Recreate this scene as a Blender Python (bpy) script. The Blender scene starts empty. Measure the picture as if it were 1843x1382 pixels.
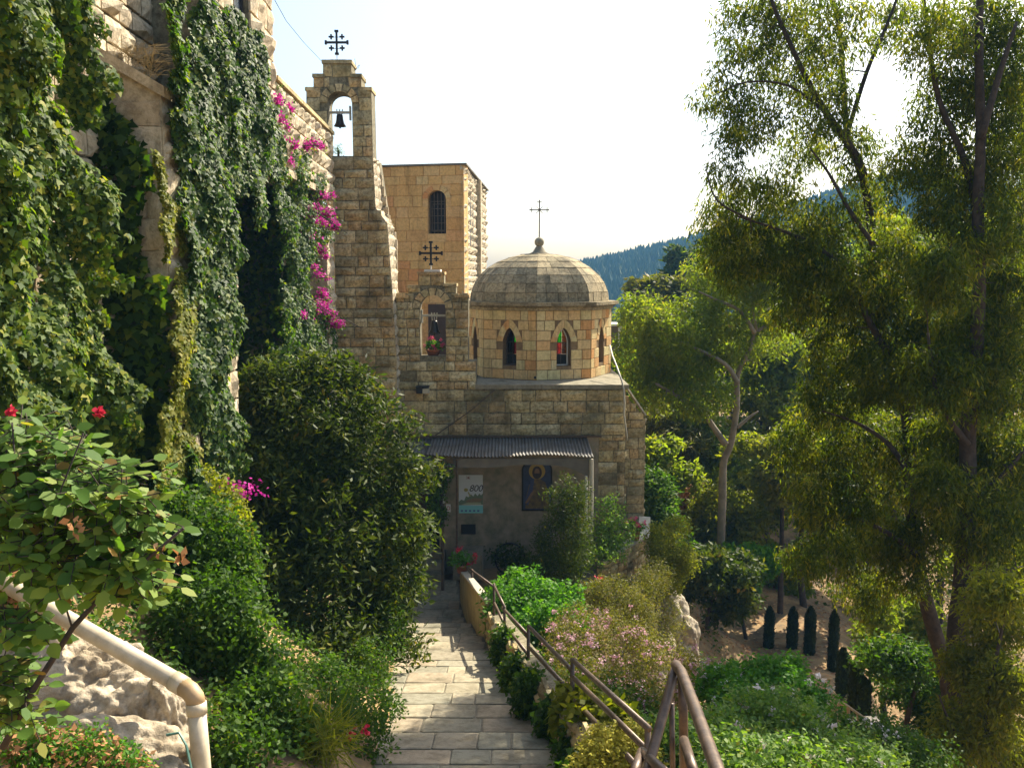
import bpy, math, random
import numpy as np
from mathutils import Vector, Matrix
from mathutils.geometry import tessellate_polygon
random.seed(7); rng = np.random.default_rng(7)
S = bpy.context.scene
# ------------------------------------------------------------------ camera, light, exposure
EZ, F, PITCH = 6.95, 1540.0, math.radians(7.0)
SUN_AZ, SUN_EL = math.radians(38), math.radians(41)
cam_d = bpy.data.cameras.new('camera'); cam = bpy.data.objects.new('camera', cam_d)
S.collection.objects.link(cam); S.camera = cam
cam.location = (0, 0, EZ); cam.rotation_euler = (math.pi/2 - PITCH, 0, 0)
cam_d.sensor_width = 36; cam_d.lens = 36*F/1843; cam_d.clip_end = 3000; cam_d.clip_start = .05
W = bpy.data.worlds.new('World'); S.world = W; W.use_nodes = True
wn = W.node_tree; bg = wn.nodes['Background']
sk = wn.nodes.new('ShaderNodeTexSky'); sk.sky_type = 'NISHITA'; sk.sun_disc = False
sk.sun_elevation = SUN_EL; sk.sun_rotation = SUN_AZ; sk.air_density = 1.2; sk.dust_density = 2.8; sk.ozone_density = .8
wn.links.new(sk.outputs[0], bg.inputs[0]); bg.inputs[1].default_value = 0.10
sd = bpy.data.lights.new('sun', 'SUN'); sd.energy = 5.0; sd.angle = math.radians(.5); sd.color = (1, .91, .74)
so = bpy.data.objects.new('sun', sd); S.collection.objects.link(so)
SD = Vector((math.sin(SUN_AZ)*math.cos(SUN_EL), math.cos(SUN_AZ)*math.cos(SUN_EL), math.sin(SUN_EL)))
so.rotation_euler = SD.to_track_quat('Z', 'Y').to_euler(); so.location = (20, 30, 40)
V = S.view_settings; S.display_settings.display_device = 'sRGB'
V.view_transform = 'Standard'; V.look = 'None'; V.exposure = 1.35; V.gamma = 1; V.use_curve_mapping = False
cy = S.cycles; cy.max_bounces = 7; cy.diffuse_bounces = 3; cy.glossy_bounces = 2; cy.transmission_bounces = 4
cy.transparent_max_bounces = 8; cy.volume_bounces = 0; cy.use_denoising = True; cy.caustics_reflective = False; cy.caustics_refractive = False
cy.sample_clamp_indirect = 4
# ------------------------------------------------------------------ helpers
cp, sp = math.cos(PITCH), math.sin(PITCH)
def P(px, py, Y):
    u = (px-921.5)/F; v = (py-691)/F; fw = cp - v*sp; dn = sp + v*cp
    return Vector((u*Y/fw, Y, EZ - dn*Y/fw))
def Xp(px, py, Y): return P(px, py, Y).x
def Zp(py, Y): return P(921, py, Y).z
col = S.collection
def link(o, parent=None):
    col.objects.link(o)
    if parent: o.parent = parent
    return o
def tag(o, label=None, cat=None, group=None, kind=None):
    if label: o['label'] = label
    if cat: o['category'] = cat
    if group: o['group'] = group
    if kind: o['kind'] = kind
    return o
def thing(name, label, cat, loc=(0, 0, 0), group=None):
    o = bpy.data.objects.new(name, None); o.location = loc; o.empty_display_size = .2
    return tag(link(o), label, cat, group)
def wl(o):           # location of a parent chain made only of translations
    v = Vector((0, 0, 0))
    while o: v += o.location; o = o.parent
    return v
def mesh_obj(name, verts, faces, mat, parent=None, smooth=False):
    """verts in world coordinates"""
    off = wl(parent) if parent else Vector((0, 0, 0))
    me = bpy.data.meshes.new(name)
    if len(verts): c = np.asarray(verts, dtype=float) - np.array(off)
    else: c = np.zeros((0, 3))
    me.from_pydata(c.tolist(), [], [list(map(int, f)) for f in faces]); me.update()
    if mat: me.materials.append(mat)
    if smooth: me.polygons.foreach_set('use_smooth', [True]*len(me.polygons))
    return link(bpy.data.objects.new(name, me), parent)
class MB:
    def __init__(s): s.v = []; s.f = []
    def add(s, v, f):
        n = len(s.v); s.v += [tuple(p) for p in v]; s.f += [[i+n for i in q] for q in f]; return s
    def box(s, c, h, U=(1, 0, 0), W=(0, 1, 0), Z=(0, 0, 1)):
        c = Vector(c); U = Vector(U)*h[0]; W = Vector(W)*h[1]; Z = Vector(Z)*h[2]
        v = [c+a*U+b*W+d*Z for a in (-1, 1) for b in (-1, 1) for d in (-1, 1)]
        return s.add(v, [(0, 1, 3, 2), (4, 6, 7, 5), (0, 4, 5, 1), (2, 3, 7, 6), (0, 2, 6, 4), (1, 5, 7, 3)])
    def b2(s, x0, x1, y0, y1, z0, z1): return s.box(((x0+x1)/2, (y0+y1)/2, (z0+z1)/2), ((x1-x0)/2, (y1-y0)/2, (z1-z0)/2))
    def tube(s, pts, r, n=8, cap=True):
        pts = [Vector(p) for p in pts]; m = len(pts)
        if not hasattr(r, '__len__'): r = [r]*m
        up = None; rings = []
        for i, p in enumerate(pts):
            d = (pts[min(i+1, m-1)] - pts[max(i-1, 0)])
            d = d.normalized() if d.length > 1e-9 else Vector((0, 0, 1))
            if up is None: up = Vector((0, 0, 1)) if abs(d.z) < .9 else Vector((1, 0, 0))
            a = d.cross(up); a = a.normalized() if a.length > 1e-6 else d.orthogonal().normalized()
            b = a.cross(d).normalized(); up = b
            rings.append([p + (a*math.cos(2*math.pi*k/n) + b*math.sin(2*math.pi*k/n))*r[i] for k in range(n)])
        v = [q for R in rings for q in R]; f = []
        for i in range(m-1):
            for k in range(n): f.append((i*n+k, i*n+(k+1) % n, (i+1)*n+(k+1) % n, (i+1)*n+k))
        if cap: f += [tuple(range(n-1, -1, -1)), tuple((m-1)*n+k for k in range(n))]
        return s.add(v, f)
    def lathe(s, c, prof, n=16):
        c = Vector(c); v = []; f = []
        for (r, z) in prof:
            for k in range(n): a = 2*math.pi*k/n; v.append(c+Vector((r*math.cos(a), r*math.sin(a), z)))
        for i in range(len(prof)-1):
            for k in range(n): f.append((i*n+k, i*n+(k+1) % n, (i+1)*n+(k+1) % n, (i+1)*n+k))
        return s.add(v, f)
    def ball(s, c, r, n=12, m=8):
        return s.lathe(c, [(r*math.sin(math.pi*i/m)+1e-4, -r*math.cos(math.pi*i/m)) for i in range(m+1)], n)
    def prism(s, outer, holes, O, U, Vv, N, t0, t1):
        """polygon in (u,v), extruded from N*t0 (front) to N*t1 (back)"""
        O, U, Vv, N = Vector(O), Vector(U), Vector(Vv), Vector(N)
        loops = [outer]+list(holes); flat = [p for L in loops for p in L]
        tri = tessellate_polygon([[Vector((a, b, 0)) for a, b in L] for L in loops])
        k = len(flat)
        v = [O+U*a+Vv*b+N*t0 for a, b in flat]+[O+U*a+Vv*b+N*t1 for a, b in flat]
        f = []
        for t in tri:
            a, b, c = (flat[i] for i in t)
            if (b[0]-a[0])*(c[1]-a[1])-(b[1]-a[1])*(c[0]-a[0]) < 0: t = t[::-1]
            f.append(tuple(t)); f.append(tuple(k+i for i in t[::-1]))
        i0 = 0
        for L in loops:
            n = len(L)
            for i in range(n): a = i0+i; b = i0+(i+1) % n; f.append((a, b, k+b, k+a))
            i0 += n
        return s.add(v, f)
    def build(s, name, mat, parent=None, smooth=False): return mesh_obj(name, s.v, s.f, mat, parent, smooth)
# ------------------------------------------------------------------ materials
def nt(name):
    m = bpy.data.materials.new(name); m.use_nodes = True
    return m, m.node_tree, m.node_tree.nodes['Principled BSDF']
def ramp(t, fac, stops):
    r = t.nodes.new('ShaderNodeValToRGB'); e = r.color_ramp.elements
    while len(e) < len(stops): e.new(.5)
    for k, (p, c) in enumerate(stops): e[k].position = p; e[k].color = (*c, 1)
    t.links.new(fac, r.inputs[0]); return r.outputs[0]
def noise(t, scale, detail=5, rough=.6, vec=None, dist=0):
    n = t.nodes.new('ShaderNodeTexNoise'); n.inputs['Scale'].default_value = scale
    n.inputs['Detail'].default_value = detail; n.inputs['Roughness'].default_value = rough; n.inputs['Distortion'].default_value = dist
    if vec is None:
        g = t.nodes.new('ShaderNodeNewGeometry'); vec = g.outputs['Position']
    t.links.new(vec, n.inputs['Vector']); return n.outputs[0]
def mix(t, a, b, fac, mode='MIX'):
    m = t.nodes.new('ShaderNodeMix'); m.data_type = 'RGBA'; m.blend_type = mode
    for s, x in ((m.inputs[0], fac), (m.inputs[6], a), (m.inputs[7], b)):
        if isinstance(x, (int, float)): s.default_value = x
        elif isinstance(x, tuple): s.default_value = (*x, 1)
        else: t.links.new(x, s)
    return m.outputs[2]
def bump(t, b, h, strength, dist=.02):
    n = t.nodes.new('ShaderNodeBump'); n.inputs['Strength'].default_value = strength; n.inputs['Distance'].default_value = dist
    t.links.new(h, n.inputs['Height']); t.links.new(n.outputs[0], b.inputs['Normal'])
def m_stone(name, cols, dark=(.06, .055, .04), stain=.5, bmp=.6, fine=45, sc=1.3, mott=.42, streak=.75):
    """cols: per-stone colours; dark lichen patches by noise"""
    m, t, b = nt(name)
    oi = t.nodes.new('ShaderNodeObjectInfo'); ge = t.nodes.new('ShaderNodeNewGeometry')
    ad = t.nodes.new('ShaderNodeMath'); ad.operation = 'ADD'; t.links.new(oi.outputs['Random'], ad.inputs[0]); t.links.new(ge.outputs['Random Per Island'], ad.inputs[1])
    fr = t.nodes.new('ShaderNodeMath'); fr.operation = 'FRACT'; t.links.new(ad.outputs[0], fr.inputs[0])
    n = len(cols); base = ramp(t, fr.outputs[0], [(i/max(1, n-1), c) for i, c in enumerate(cols)])
    n1 = noise(t, fine*.35, 6, .7); n2 = noise(t, sc, 6, .72); n3 = noise(t, fine, 4, .7)
    c1 = mix(t, base, mix(t, base, (mott, mott*.97, mott*.92), 1.0, 'MULTIPLY'), ramp(t, n1, [(.38, (1, 1, 1)), (.56, (0, 0, 0))]))
    st = ramp(t, n2, [(.60-.22*stain, (0, 0, 0)), (.80-.22*stain, (1, 1, 1))])
    c2 = mix(t, c1, dark, mix(t, (0, 0, 0), st, ramp(t, n1, [(.3, (.35, .35, .35)), (.6, (.95, .95, .95))])))
    mp = t.nodes.new('ShaderNodeMapping'); mp.inputs['Scale'].default_value = (3.2, 3.2, .32); t.links.new(ge.outputs['Position'], mp.inputs[0])
    c2 = mix(t, c2, mix(t, c2, (.45, .43, .38), 1.0, 'MULTIPLY'), ramp(t, noise(t, 1.0, 5, .7, mp.outputs[0]), [(.52, (0, 0, 0)), (.70, (streak, streak, streak))]))
    t.links.new(c2, b.inputs['Base Color']); b.inputs['Roughness'].default_value = .92; b.inputs['Specular IOR Level'].default_value = .2
    hh = mix(t, n1, n3, .4); bump(t, b, hh, bmp, .03); return m
def m_plain(name, c, rough=.7, var=.25, sc=8, metal=0, bmp=.1, c2=None):
    m, t, b = nt(name); n1 = noise(t, sc, 6, .65)
    dk = c2 or tuple(x*(1-var) for x in c)
    t.links.new(ramp(t, n1, [(.35, dk), (.65, c)]), b.inputs['Base Color'])
    b.inputs['Roughness'].default_value = rough; b.inputs['Metallic'].default_value = metal
    if bmp: bump(t, b, noise(t, sc*6, 4), bmp, .01)
    return m
def m_leaf(name, stops, rough=.5, trans=.38, tcol=None, spec=.18):
    """stops over the per-leaf 'rnd' attribute"""
    m, t, b = nt(name)
    at = t.nodes.new('ShaderNodeAttribute'); at.attribute_name = 'rnd'
    stops = [(p_, (q[0]*1.12, q[1], q[2]*.65) if q[1] > q[0]*1.02 else q) for p_, q in stops]
    c = ramp(t, at.outputs['Fac'], stops)
    t.links.new(c, b.inputs['Base Color']); b.inputs['Roughness'].default_value = max(rough, .55); b.inputs['Specular IOR Level'].default_value = spec*.8
    tr = t.nodes.new('ShaderNodeBsdfTranslucent'); tc = mix(t, c, tcol or (2.2, 2.4, .55), 1.0, 'MULTIPLY'); t.links.new(tc, tr.inputs[0])
    mx = t.nodes.new('ShaderNodeMixShader'); mx.inputs[0].default_value = trans
    t.links.new(b.outputs[0], mx.inputs[1]); t.links.new(tr.outputs[0], mx.inputs[2])
    t.links.new(mx.outputs[0], t.nodes['Material Output'].inputs[0]); return m
G1 = [(0, (.018, .05, .012)), (.5, (.04, .095, .018)), (.85, (.075, .14, .022)), (1, (.16, .18, .03))]
M = dict(
 wall=m_stone('weathered_limestone', [(.54, .44, .22), (.70, .56, .30), (.40, .34, .18), (.76, .64, .38), (.56, .43, .22), (.66, .46, .22), (.28, .23, .13)], dark=(.085, .085, .05), stain=.62, mott=.5, sc=.9),
 tower=m_stone('tower_limestone', [(.52, .42, .21), (.70, .54, .28), (.36, .30, .16), (.76, .62, .36), (.56, .41, .20), (.66, .45, .22)], dark=(.08, .07, .035), stain=.55, mott=.5),
 mortar=m_stone('mortar', [(.25, .22, .14)]*2, stain=.5, bmp=.3),
 left=m_stone('rough_pale_limestone', [(.62, .52, .36), (.52, .43, .29), (.68, .57, .41), (.48, .38, .25)], dark=(.20, .15, .09), stain=.2, bmp=.9, fine=30, mott=.6, streak=.4),
 drum=m_stone('drum_stone', [(.70, .36, .13), (.74, .62, .32), (.68, .34, .12), (.70, .60, .30), (.74, .46, .19), (.68, .58, .32)], dark=(.22, .13, .07), stain=.08, bmp=.12, mott=.78),
 drumj=m_stone('drum_joint', [(.25, .17, .09)]*2, stain=.1, bmp=.1, mott=.8),
 dome=m_stone('dome_tiles', [(.44, .35, .20), (.30, .25, .15), (.52, .42, .25), (.36, .29, .17)], dark=(.04, .038, .028), stain=.6, bmp=.5, sc=1.6, mott=.5),
 back=m_stone('warm_ashlar', [(.68, .38, .13), (.72, .45, .17), (.64, .33, .11), (.72, .50, .22), (.66, .29, .10)], dark=(.20, .12, .06), stain=.15, bmp=.2, mott=.75),
 path=m_stone('paving', [(.33, .30, .22), (.24, .225, .165), (.38, .33, .23), (.28, .25, .18), (.36, .29, .20)], dark=(.13, .12, .075), stain=.5, bmp=.25, fine=30, sc=1.8, mott=.75),
 pathj=m_plain('path_joint', (.20, .175, .12), .95, .4, 12, bmp=.4),
 dirt=m_plain('soil', (.38, .24, .10), .95, .5, 1.5, bmp=.8, c2=(.13, .085, .045)),
 rock=m_stone('bank_rock', [(.56, .48, .36), (.48, .40, .29)], dark=(.15, .12, .08), stain=.5, bmp=1.0, fine=22, sc=3.2, mott=.5),
 iron=m_plain('rusty_iron', (.15, .10, .065), .45, .5, 20, .35, c2=(.06, .042, .032)),
 black=m_plain('black_iron', (.012, .010, .014), .5, .3, 20, .3),
 pipe=m_plain('cream_plastic_pipe', (.62, .53, .38), .5, .12, 7, bmp=.06, c2=(.44, .36, .24)),
 pipeo=m_plain('stained_pipe', (.46, .31, .16), .55, .2, 9, bmp=.05),
 tin=m_plain('corrugated_tin', (.20, .20, .19), .5, .5, 3, .35, bmp=.05, c2=(.12, .10, .08)),
 wood=m_plain('old_wood', (.13, .09, .055), .8, .5, 6),
 beam=m_plain('grey_fascia', (.18, .16, .13), .8, .3, 4),
 plaster=m_plain('stained_plaster', (.36, .28, .20), .95, .35, 3.5, bmp=.5, c2=(.17, .16, .10)),
 yplaster=m_plain('yellow_plaster', (.42, .36, .17), .9, .3, 4, bmp=.3, c2=(.25, .22, .12)),
 white=m_plain('white_paint', (.7, .68, .62), .6, .12, 5),
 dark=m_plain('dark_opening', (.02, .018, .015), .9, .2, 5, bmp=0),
 door=m_plain('brown_door', (.055, .028, .018), .6, .3, 6),
 bronze=m_plain('bell_bronze', (.06, .05, .04), .38, .4, 12, .7),
 cream=m_plain('cream_metal', (.5, .46, .36), .5, .2, 8),
 terra=m_plain('terracotta', (.42, .15, .07), .8, .3, 9),
 bark=m_plain('dark_bark', (.075, .055, .04), .95, .5, 9, bmp=.9, c2=(.03, .022, .016)),
 palebark=m_plain('pale_bark', (.27, .22, .15), .85, .45, 3, bmp=.4),
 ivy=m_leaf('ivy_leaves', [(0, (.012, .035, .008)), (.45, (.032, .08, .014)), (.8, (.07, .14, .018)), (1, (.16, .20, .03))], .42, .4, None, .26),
 ivy2=m_leaf('bright_ivy_leaves', [(0, (.018, .045, .008)), (.45, (.05, .105, .014)), (.85, (.12, .18, .02)), (1, (.24, .25, .04))], .36),
 rose=m_leaf('rose_leaves', [(0, (.05, .12, .035)), (.5, (.10, .19, .06)), (.9, (.17, .25, .08)), (1, (.24, .14, .05))], .4, .35),
 bush=m_leaf('dark_bush_leaves', [(0, (.014, .03, .008)), (.5, (.045, .075, .014)), (.82, (.075, .10, .02)), (.93, (.14, .15, .03)), (1, (.22, .12, .03))], .3, .28),
 euc=m_leaf('eucalyptus_leaves', [(0, (.022, .045, .008)), (.4, (.055, .09, .012)), (.75, (.12, .15, .016)), (1, (.30, .25, .03))], .45, .42, (2.3, 2.4, .5), .2),
 euc2=m_leaf('gum_leaves', [(0, (.06, .10, .02)), (.5, (.12, .17, .035)), (.85, (.18, .21, .045)), (1, (.28, .20, .06))], .5, .5),
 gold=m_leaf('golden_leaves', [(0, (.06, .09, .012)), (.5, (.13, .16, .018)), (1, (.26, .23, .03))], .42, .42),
 green=m_leaf('green_shrub_leaves', G1, .36), fresh=m_leaf('fresh_green_leaves', [(0, (.03, .10, .015)), (.5, (.06, .18, .025)), (1, (.13, .26, .04))], .4, .35),
 olive=m_leaf('olive_shrub_leaves', [(0, (.06, .075, .02)), (.6, (.12, .13, .04)), (1, (.24, .18, .07))], .5, .3),
 yellow=m_leaf('yellow_leaves', [(0, (.26, .27, .03)), (.5, (.46, .42, .05)), (1, (.60, .50, .10))], .5, .3, (1.1, 1.1, .8)),
 dry=m_leaf('dry_leaves', [(0, (.22, .10, .04)), (.5, (.38, .19, .08)), (1, (.5, .32, .16))], .7, .25, (1.2, 1.1, .9)),
 cyp=m_leaf('cypress_leaves', [(0, (.008, .018, .004)), (.6, (.012, .026, .005)), (1, (.03, .055, .008))], .7, .05),
 far=m_leaf('far_tree_leaves', [(0, (.02, .05, .015)), (.5, (.04, .075, .02)), (1, (.075, .10, .03))], .7, .2),
 pink=m_leaf('pale_pink_petals', [(0, (.55, .25, .30)), (.6, (.62, .38, .42)), (1, (.7, .55, .55))], .6, .3, (1, 1, 1)),
 magenta=m_leaf('magenta_bracts', [(0, (.42, .015, .22)), (.6, (.60, .03, .36)), (1, (.70, .10, .45))], .6, .35, (1, 1, 1)),
 red=m_leaf('red_petals', [(0, (.45, .01, .03)), (1, (.65, .05, .09))], .5, .3, (1, 1, 1)),
 whitep=m_leaf('white_petals', [(0, (.7, .55, .5)), (1, (.8, .76, .7))], .6, .3, (1, 1, 1)),
)
def m_flat(name, c, r=.6):
    m, t, b = nt(name); b.inputs['Base Color'].default_value = (*c, 1); b.inputs['Roughness'].default_value = r; return m
def m_glass(name, c):
    m, t, b = nt(name); tr = t.nodes.new('ShaderNodeBsdfTransparent'); tr.inputs[0].default_value = (*c, 1)
    gl = t.nodes.new('ShaderNodeBsdfGlossy'); gl.inputs['Roughness'].default_value = .08; mx = t.nodes.new('ShaderNodeMixShader'); mx.inputs[0].default_value = .06
    t.links.new(tr.outputs[0], mx.inputs[1]); t.links.new(gl.outputs[0], mx.inputs[2]); t.links.new(mx.outputs[0], t.nodes['Material Output'].inputs[0]); return m
# ------------------------------------------------------------------ stones
def scan(poly, v):
    xs = []
    n = len(poly)
    for i in range(n):
        (a, b), (c, d) = poly[i], poly[(i+1) % n]
        if (b <= v) != (d <= v): xs.append(a+(v-b)*(c-a)/(d-b))
    xs.sort(); return [(xs[i], xs[i+1]) for i in range(0, len(xs)-1, 2)]
def subtract(iv, cut):
    out = []
    for a, b in iv:
        segs = [(a, b)]
        for c, d in cut:
            segs = [s for (e, g) in segs for s in ((e, min(g, c)), (max(e, d), g)) if s[1]-s[0] > 1e-4]
        out += segs
    return out
def make_pool(rough, n=14, grid=4):
    pool = []
    for k in range(n):
        g = np.linspace(-.5, .5, grid); v = []; f = []
        for j in range(grid):
            for i in range(grid):
                e = i in (0, grid-1) or j in (0, grid-1)
                jx = 0 if e else random.uniform(-.07, .07); jy = 0 if e else random.uniform(-.07, .07)
                z = 0 if e else (random.uniform(.35, 1.35) if rough else random.uniform(.5, .62))
                ex = random.uniform(-.025, .015)*rough if i == 0 else 0; ey = random.uniform(-.04, .03)*rough if e else 0
                xx = g[i] if rough else (g[i] if e else math.copysign(.485, g[i])); yy = g[j] if rough else (g[j] if e else math.copysign(.475, g[j]))
                v.append((xx+jx*rough+ex, yy+jy*rough+ey, z))
        for j in range(grid-1):
            for i in range(grid-1): f.append((j*grid+i, j*grid+i+1, (j+1)*grid+i+1, (j+1)*grid+i))
        ring = [i for i in range(grid)]+[j*grid+grid-1 for j in range(1, grid)]+[(grid-1)*grid+i for i in range(grid-2, -1, -1)]+[j*grid for j in range(grid-2, 0, -1)]
        b0 = len(v)
        for i in ring: v.append((v[i][0], v[i][1], -1.2))
        for q in range(len(ring)):
            r2 = (q+1) % len(ring); f.append((ring[q], b0+q, b0+r2, ring[r2]))
        me = bpy.data.meshes.new('stone'); me.from_pydata(v, [], f); me.update(); pool.append((me, np.array(v), f))
    return pool
ROUGH, SMOOTH = make_pool(1.0), make_pool(0.0, 4)
POOLM = {}
def pool_mesh(pool, k, mat):
    key = (id(pool), k, mat.name)
    if key not in POOLM:
        me = pool[k][0].copy(); me.materials.append(mat); POOLM[key] = me
    return POOLM[key]
class Stones:
    def __init__(s, parent, mat, pool=ROUGH, name='stone', cap=295): s.p = parent; s.mat = mat; s.pool = pool; s.name = name; s.items = []; s.cap = cap
    def add(s, c, U, V_, N, w, h, d):
        s.items.append((Vector(c), Vector(U), Vector(V_), Vector(N), w, h, d))
    def wall(s, O, U, V_, N, poly, holes=(), rowh=.24, sw=(.28, .55), d=.03, gap=.02, proud=.0, rowvar=.22):
        O, U, V_, N = Vector(O), Vector(U), Vector(V_), Vector(N)
        v0 = min(p[1] for p in poly); v1 = max(p[1] for p in poly); v = v0
        while v < v1-.04:
            h = rowh*random.uniform(1-rowvar, 1+rowvar)
            if v+h > v1-rowh*.4: h = v1-v
            iv = scan(poly, v+h/2); cuts = [q for H in holes for vv in (v+.15*h, v+h/2, v+.85*h) for q in scan(H, vv)]
            for a, b in subtract(iv, cuts):
                u = a
                while u < b-.02:
                    w = random.uniform(*sw)
                    if u+w > b-sw[0]*.6: w = b-u
                    if w > .05: s.add(O+U*(u+w/2)+V_*(v+h/2)+N*proud, U, V_, N, w-gap*random.uniform(.7, 1.4), h-gap*random.uniform(.7, 1.4), d*random.uniform(.6, 1.3))
                    u += w
            v += h
    def build(s):
        cpos = Vector((0, 0, EZ))
        s.items.sort(key=lambda i: -(i[4]*i[5])/((i[0]-cpos).length**2)*(max(.05, abs((cpos-i[0]).normalized().dot(i[3])))))
        off = wl(s.p); rest = MB()
        for n, (c, U, V_, N, w, h, d) in enumerate(s.items):
            k = random.randrange(len(s.pool))
            if n < s.cap:
                o = bpy.data.objects.new(s.name, pool_mesh(s.pool, k, s.mat)); link(o, s.p)
                m = Matrix.Identity(4)
                for r in range(3): m[r][0] = U[r]*w; m[r][1] = V_[r]*h; m[r][2] = N[r]*d; m[r][3] = (c-off)[r]
                o.matrix_basis = m
            else:
                a = s.pool[k][1]; vv = np.array(c)+np.outer(a[:, 0]*w, U)+np.outer(a[:, 1]*h, V_)+np.outer(a[:, 2]*d, N)
                rest.add(vv.tolist(), s.pool[k][2])
        if rest.v: tag(rest.build('masonry', s.mat, s.p), kind='stuff')
X1, Y1, Z1 = Vector((1, 0, 0)), Vector((0, 1, 0)), Vector((0, 0, 1)); NF = Vector((0, -1, 0))
def arch(cx, hw, v0, vs, rise, n=8, pointed=False):
    """opening outline, anticlockwise from bottom left"""
    pts = [(cx-hw, v0), (cx+hw, v0)]
    for i in range(n+1):
        a = math.pi*i/n
        if pointed:
            s_ = math.cos(a); hgt = rise*(1-abs(s_)**1.7)**.8
            pts.append((cx+hw*s_, vs+hgt))
        else: pts.append((cx+hw*math.cos(a), vs+rise*math.sin(a)))
    return pts
def voussoirs(parent, mat, O, U, V_, N, cx, hw, vs, rise, tk, n, d=.03, back=-.04, pointed=False, name='arch_stone'):
    O, U, V_, N = Vector(O), Vector(U), Vector(V_), Vector(N)
    def pt(a, e):
        if pointed: s_ = math.cos(a); return ((hw+e)*s_, (rise+e*1.25)*(1-abs(s_)**1.7)**.8)
        return ((hw+e)*math.cos(a), (rise+e)*math.sin(a))
    for i in range(n):
        a0 = math.pi*i/n+.035; a1 = math.pi*(i+1)/n-.035; am = (a0+a1)/2
        q = [pt(a0, .0), pt(am, .0), pt(a1, .0), pt(a1, tk), pt(am, tk), pt(a0, tk)]
        q = [(cx+x, vs+y) for x, y in q]
        MB().prism(q[::-1] if False else q, [], O, U, V_, N, d, back).build(name, mat, parent)
# ------------------------------------------------------------------ foliage
def leaf_mesh(name, C, N, U, L, Wd, mat, parent=None, fold=.18, lobed=False, rnd=None, oval=False):
    n = len(C)
    if n == 0: return None
    off = np.array(wl(parent) if parent else (0, 0, 0))
    C = C-off; N = N/np.linalg.norm(N, axis=1, keepdims=True)
    U = U - N*np.sum(U*N, axis=1, keepdims=True); U /= (np.linalg.norm(U, axis=1, keepdims=True)+1e-9)
    B = np.cross(N, U); L = np.broadcast_to(L, n)[:, None]; Wd = np.broadcast_to(Wd, n)[:, None]
    if lobed:
        pts = [C, C+U*L*.25+B*Wd*.55-N*L*fold*.6, C+U*L*.45+B*Wd*.30, C+U*L-N*L*fold*.5, C+U*L*.45-B*Wd*.30, C+U*L*.25-B*Wd*.55-N*L*fold*.6]
    elif oval:
        pts = [C, C+U*L*.22+B*Wd*.42-N*L*fold*.4, C+U*L*.62+B*Wd*.44-N*L*fold*.6, C+U*L-N*L*fold*.7, C+U*L*.62-B*Wd*.44-N*L*fold*.2, C+U*L*.22-B*Wd*.42-N*L*fold*.2]
    else:
        pts = [C, C+U*L*.42+B*Wd*.5-N*L*fold*.5, C+U*L-N*L*fold*.6, C+U*L*.42-B*Wd*.5-N*L*fold*.5]
    k = len(pts); v = np.stack(pts, 1).reshape(-1, 3).astype(np.float32)
    me = bpy.data.meshes.new(name); me.vertices.add(n*k); me.vertices.foreach_set('co', v.ravel())
    me.loops.add(n*k); me.loops.foreach_set('vertex_index', np.arange(n*k, dtype=np.int32))
    me.polygons.add(n); me.polygons.foreach_set('loop_start', np.arange(0, n*k, k, dtype=np.int32)); me.polygons.foreach_set('loop_total', np.full(n, k, dtype=np.int32))
    me.update(calc_edges=True)
    at = me.attributes.new('rnd', 'FLOAT', 'FACE'); at.data.foreach_set('value', (rng.random(n) if rnd is None else np.clip(rnd, 0, 1)).astype(np.float32))
    me.materials.append(mat)
    return link(bpy.data.objects.new(name, me), parent)
def rdir(n):
    d = rng.normal(size=(n, 3)); return d/np.linalg.norm(d, axis=1, keepdims=True)
def clumps(centers, k, rad, L, Wd, droop=0., up=.5, out=None, flat=1., clrnd=.5):
    """k leaves round each centre -> arrays"""
    n = len(centers); C = np.repeat(centers, k, 0); m = n*k
    d = rdir(m)*(rng.random((m, 1))**.45)*rad; d[:, 2] *= flat; C = C+d
    N = rdir(m)+np.array([0, 0, up])+ (d/rad)*.7
    if out is not None: N += np.array(out)
    U = rdir(m)+np.array([0, 0, -droop])+(d/rad)*.6
    r = np.repeat(rng.random(n), k)*clrnd+rng.random(m)*(1-clrnd)
    return C, N, U, L*rng.uniform(.65, 1.3, m), Wd*rng.uniform(.65, 1.3, m), r
def in_blobs(blobs, n, shell=.55, Yd=.8):
    """blobs: (centre, rx, ry, rz); sampled near their surfaces"""
    w = np.array([b[1]*b[3]*b[2] for b in blobs])**.67; w = w/w.sum()*np.array([b[4] if len(b) > 4 else 1 for b in blobs]); out = []
    for b, q in zip(blobs, w):
        m = max(3, int(round(n*q))); d = rdir(m); K = rng.normal(size=(5, 3))*2.6; ph = rng.random(5)*6.28; nz = np.sin(d@K.T+ph).sum(1)/2.2
        keep = nz > -1.15; d = d[keep]; nz = nz[keep]; m = len(d)
        d = d*(shell+(1-shell)*rng.random((m, 1))); d *= (1+.20*nz+np.where(rng.random(m) < .08, rng.uniform(.05, .35, m), 0))[:, None]
        out.append(np.array(b[0])+d*np.array([b[1], b[2], b[3]]))
    return np.concatenate(out)
def pxblob(px, py, rx, ry, Y, depth=.85):
    c = P(px, py, Y); s = Y/F; return ((c.x, c.y, c.z), rx*s, max(rx, ry)*s*depth, ry*s)
def limb(ptspx, Y, r0, r1, dy=0.):
    n = len(ptspx); out = []
    for i, p in enumerate(ptspx): out.append(P(p[0], p[1], (p[2] if len(p) > 2 else Y)))
    return out, [r0+(r1-r0)*i/(n-1) for i in range(n)]
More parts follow.
